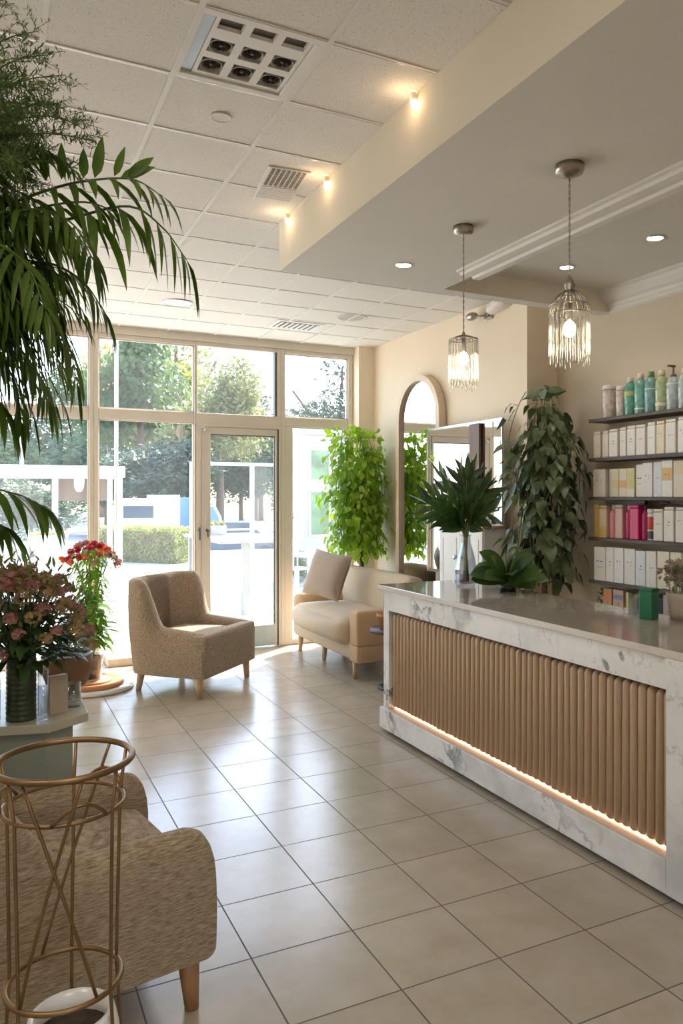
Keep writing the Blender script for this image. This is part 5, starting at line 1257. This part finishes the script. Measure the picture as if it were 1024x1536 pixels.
# slim white pole just outside the glass
tag(MB().cyl((1.16,8.35,-0.02),(1.16,8.35,3.6),0.019,0.019,16).build('white_pole', M_steel), 'slim white steel pole standing just outside the window', 'pole')
def wheels(t, xs, yh, r):
    for x in xs:
        for y in (-yh, yh):
            w = MB(); w.lathe([(0,-0.09),(r*0.55,-0.10),(r*0.62,-0.08),(r,-0.08),(r,0.08),(r*0.62,0.08),(r*0.55,0.10),(0,0.09)], n=20, M=Matrix.Translation((x,y,r)) @ Matrix.Rotation(R(90),4,'X'))
            w.build('wheel', M_black, t)
M_wv = mat('white_vehicle', (0.78,0.79,0.80), 0.35, var=0.02); M_bl = mat('blue_vehicle', (0.10,0.20,0.38), 0.35, var=0.05); M_dk = mat('dark_vehicle', (0.06,0.08,0.11), 0.3, var=0.1); M_win = mat('vehicle_glass', (0.06,0.08,0.10), 0.1, var=0.05)
v = thing('white_van', 'white delivery van parked behind the hedge', 'van', (6.28,37.15,-0.85), R(76))
MB().extrude([(-1.6,0.35),(-1.6,2.28),(-1.45,2.38),(0.75,2.38),(1.30,1.45),(1.75,1.25),(1.80,0.35)],-0.9,0.9).build('body', M_wv, v, smooth=False, bevel=0.05)
MB().box(0.80,-0.905,1.45,1.10,0.905,1.95).box(-1.605,-0.65,1.5,-1.595,0.65,2.05).build('window', M_win, v, smooth=False)
wheels(v, (-1.0,1.15), 0.82, 0.34)
v = thing('box_truck', 'white box truck with teal edge parked next to the van', 'truck', (7.95,40.6,-0.85), R(80))
MB().box(-1.2,-0.8,0.7,0.95,0.8,2.55).build('cargo_box', M_wv, v, smooth=False, bevel=0.03)
MB().extrude([(0.98,0.45),(0.98,1.9),(1.35,1.9),(1.65,1.3),(1.75,0.45)],-0.75,0.75).build('cab', mat('teal_vehicle',(0.16,0.36,0.40),0.4,var=0.05), v, smooth=False, bevel=0.04)
MB().box(1.05,-0.755,1.25,1.38,0.755,1.75).build('window', M_win, v, smooth=False)
MB().box(-1.15,-0.5,0.45,1.0,0.5,0.7).build('chassis', M_black, v, smooth=False)
wheels(v, (-0.7,1.25), 0.70, 0.34)
v = thing('blue_truck', 'blue covered truck parked beside the white box truck', 'truck', (10.0,44.0,-0.85), R(-20))
MB().box(-1.1,-0.85,0.75,1.1,0.85,2.42).build('cargo_box', M_bl, v, smooth=False, bevel=0.04)
MB().extrude([(1.14,0.45),(1.14,1.9),(1.5,1.9),(1.8,1.3),(1.9,0.45)],-0.78,0.78).build('cab', M_bl, v, smooth=False, bevel=0.04)
MB().box(-1.05,-0.55,0.45,1.14,0.55,0.75).build('chassis', M_black, v, smooth=False)
wheels(v, (-0.7,1.4), 0.72, 0.36)
v = thing('dark_car', 'dark parked car behind the glass door', 'car', (8.6,29.3,-0.85), R(-27))
MB().extrude([(-1.9,0.3),(-1.9,0.95),(-1.2,1.05),(-0.8,1.5),(0.6,1.5),(1.1,1.02),(1.85,0.85),(1.9,0.3)],-0.82,0.82).build('body', M_dk, v, smooth=False, bevel=0.06)
MB().box(-0.75,-0.825,1.08,0.62,0.825,1.42).build('window', M_win, v, smooth=False)
wheels(v, (-1.2,1.2), 0.76, 0.31)
# white pergola shelter with glass panels
pg = thing('white_pergola', 'white flat-roofed pergola shelter with slim posts and glass panels', 'pergola', (0.8,14.4,-0.02))
MB().box(-1.9,-0.7,1.95,1.25,0.7,2.14).build('roof', mat('grey_white_roof',(0.66,0.67,0.70),0.6,var=0.03), pg, smooth=False, bevel=0.01)
for x, y in ((-1.8,-0.6),(0.15,-0.62),(1.17,-0.6),(1.17,0.6),(-1.8,0.6)): MB().box(x-0.045,y-0.045,0,x+0.045,y+0.045,1.949).build('post', M_steel, pg, smooth=False)
MB().box(-1.75,0.56,0.05,0.05,0.58,1.94).build('glass_panel', M_glass, pg, smooth=False)
MB().box(0.25,0.5,1.55,1.1,0.62,1.949).build('valance', mat('brown_board',(0.16,0.11,0.08),0.7,var=0.1), pg, smooth=False)
tl = MB(); tl.box(-1.9,-0.75,2.75,-0.2,-0.68,2.81); 
for x in (-1.8,-0.35): tl.box(x-0.03,-0.74,2.141,x+0.03,-0.69,2.75)
tl.build('upper_rail', M_steel, pg, smooth=False)
ln = thing('white_lantern', 'small white lantern hanging under the pergola roof edge', 'lantern', (1.30,13.55,1.68))
MB().lathe([(0,0),(0.04,0.01),(0.075,0.08),(0.08,0.22),(0.05,0.26),(0,0.27)], n=20).build('shade', M_steel, ln)
MB().cyl((0,0,0.27),(0,0.12,0.27),0.006).build('hook', M_steel, ln)
# trough planter on pedestal
tr = thing('trough_planter', 'pale blue-white tapered trough planter on a post outside', 'planter', (0.72,11.9,-0.02))
q = MB(); q.add([(-0.20,-0.13,0.86),(0.20,-0.13,0.86),(0.20,0.13,0.86),(-0.20,0.13,0.86),(-0.27,-0.17,1.08),(0.27,-0.17,1.08),(0.27,0.17,1.08),(-0.27,0.17,1.08)],[(0,3,2,1),(4,5,6,7),(0,1,5,4),(1,2,6,5),(2,3,7,6),(3,0,4,7)])
q.build('trough', mat('pale_blue_paint',(0.52,0.62,0.70),0.5,var=0.05), tr, smooth=False, bevel=0.008)
MB().cyl((0,0,0.03),(0,0,0.86),0.06).lathe([(0,0),(0.16,0),(0.16,0.03),(0,0.03)],n=20).build('pedestal', M_steel, tr)
lf = MB(); rr = random.Random(2)
for i in range(140):
    lf.leaf((rr.uniform(-.24,.24),rr.uniform(-.14,.14),1.075),(rr.uniform(-1,1),rr.uniform(-1,1),1),UP,rr.uniform(0.05,0.09),0.03,0.6,3,0.6,0.2)
lf.build('foliage', M_buff, tr)
# outdoor bar table, stools and a planter on it
M_tm = mat('table_metal', (0.30,0.29,0.27), 0.45, var=0.05)
bt = thing('outdoor_bar_table', 'white outdoor bar table seen through the glass door', 'table', (3.30,11.3,-0.02))
MB().box(-0.55,-1.1,0.985,0.55,1.1,1.03).build('table_top', M_tm, bt, smooth=False, bevel=0.006)
for x, y in ((-0.18,-1.0),(0.45,-1.0),(-0.45,1.0),(0.45,1.0)): MB().box(x-0.04,y-0.04,0,x+0.04,y+0.04,0.985).build('leg', M_tm, bt, smooth=False)
tp2 = thing('flower_trough', 'grey trough of yellow-green flowers on the outdoor bar table', 'planter', (3.05,11.85,1.0105))
MB().box(-0.22,-0.10,0,0.22,0.10,0.15).build('trough', M_stone_pot, tp2, smooth=False, bevel=0.006)
lf = MB()
for i in range(130):
    lf.leaf((rr.uniform(-.2,.2),rr.uniform(-.09,.09),0.145),(rr.uniform(-.8,.8),rr.uniform(-.8,.8),1),UP,rr.uniform(0.06,0.11),0.035,0.6,3,0.6,0.2)
lf.build('foliage', L_tree[2], tp2)
sf2 = thing('white_screen_frame', 'white metal screen frame with glass standing behind the bar table', 'screen', (4.1,14.0,-0.02))
for x in (-0.85,0.28,0.75): MB().box(x-0.035,-0.035,0,x+0.035,0.035,2.2).build('post', M_steel, sf2, smooth=False)
MB().box(-0.885,-0.035,2.2,0.785,0.035,2.26).build('top_rail', M_steel, sf2, smooth=False)
MB().box(-0.885,-0.03,1.0,0.785,0.03,1.03).build('middle_rail', M_steel, sf2, smooth=False)
MB().box(0.32,-0.006,0.1,0.71,0.006,2.19).build('glass_panel', M_glass, sf2, smooth=False)
# little white house
hs = thing('white_house', 'small white flat-roofed house beside the climbing plant window', 'house', (6.1,14.6,-0.02))
MB().box(-1.1,-1.6,0,2.2,-0.5,2.75).build('wall', mat('house_render',(0.42,0.41,0.39),0.8,var=0.05), hs, smooth=False)
MB().box(-1.2,-1.7,2.751,2.3,-0.4,2.9).build('roof', mat('roof_edge',(0.6,0.6,0.6),0.6,var=0.05), hs, smooth=False)
for x, z0, z1 in ((-0.98,1.9,2.5),(-0.98,0.9,1.75),(0.1,0.9,1.9)):
    wn_ = MB().box(x,-1.63,z0,x+0.42,-1.601,z1).build('window', M_frame, hs, smooth=False)
    MB().box(x+0.04,-1.64,z0+0.04,x+0.38,-1.631,z1-0.04).build('pane', mat('green_window',(0.14,0.22,0.12),0.15,var=0.4,vscale=4), wn_, smooth=False)
    
def chair(label, x, y, rz):
    t = thing('garden_chair', label, 'chair', (x,y,-0.02), rz, 'garden chairs')
    MB().box(-0.2,-0.2,0.43,0.2,0.2,0.46).build('seat', M_steel, t, smooth=False, bevel=0.005)
    b_ = MB()
    for k in range(5): b_.box(-0.19+k*0.09,0.185,0.46,-0.17+k*0.09,0.2,0.82)
    b_.box(-0.2,0.18,0.80,0.2,0.205,0.86); b_.build('backrest', M_steel, t, smooth=False)
    for sx, sy in ((-1,-1),(1,-1),(-1,1),(1,1)): MB().box(sx*0.185-0.014,sy*0.185-0.014,0,sx*0.185+0.014,sy*0.185+0.014,0.43).build('leg', M_steel, t, smooth=False)
chair('white slatted garden chair outside the narrow window bay', 4.35,10.5,R(150)); chair('white slatted garden chair beyond the bar table', 4.5,11.95,R(20))
gt = thing('garden_table', 'low white garden table between the garden chairs', 'table', (4.45,11.25,-0.02))
MB().lathe([(0,0.70),(0.35,0.70),(0.35,0.73),(0,0.73)],n=28).build('table_top', M_steel, gt); MB().cyl((0,0,0),(0,0,0.70),0.03).build('stem', M_steel, gt)

# ------------------------------------------------------------------ light
sun = bpy.data.lights.new('sun', 'SUN'); sun.energy = SUN_E; sun.angle = R(0.6); sun.color = (1.0,0.95,0.87)
so_ = bpy.data.objects.new('sun', sun); COL.objects.link(so_)
el = R(45); hd_ = V((0.80,0.60,0)).normalized(); dirs = hd_*math.cos(el) + V((0,0,math.sin(el)))
so_.rotation_euler = dirs.to_track_quat('Z','Y').to_euler(); so_.location = (8,12,9)
w = bpy.data.worlds.new('world'); scene.world = w; w.use_nodes = True; nt = w.node_tree
sky = nt.nodes.new('ShaderNodeTexSky'); sky.sky_type = 'NISHITA'; sky.sun_disc = False; sky.sun_elevation = el; sky.sun_rotation = math.atan2(hd_.x, hd_.y)
sky.air_density = 1.0; sky.dust_density = 2.0; sky.ozone_density = 1.0
nt.links.new(sky.outputs[0], nt.nodes['Background'].inputs['Color']); nt.nodes['Background'].inputs['Strength'].default_value = SKY_S

# ------------------------------------------------------------------ camera
cam = bpy.data.cameras.new('camera'); co = bpy.data.objects.new('camera', cam); COL.objects.link(co)
co.location = (0,0,1.6); co.rotation_euler = (R(90),0,-0.4674)
cam.sensor_fit = 'VERTICAL'; cam.sensor_height = 36.0; cam.lens = 1156.5/1536*36
cam.shift_x = -57.5/1536; cam.shift_y = -22.6/1536; cam.clip_start = 0.05; cam.clip_end = 300
scene.camera = co
scene.view_settings.view_transform = 'Standard'; scene.view_settings.look = 'None'; scene.view_settings.exposure = EXPO; scene.view_settings.gamma = 1.0
scene.view_settings.use_curve_mapping = False
cy = scene.cycles; cy.max_bounces = 9; cy.diffuse_bounces = 5; cy.glossy_bounces = 4; cy.transmission_bounces = 6; cy.transparent_max_bounces = 24
cy.caustics_reflective = False; cy.caustics_refractive = False; cy.sample_clamp_indirect = 6.0; cy.use_denoising = True
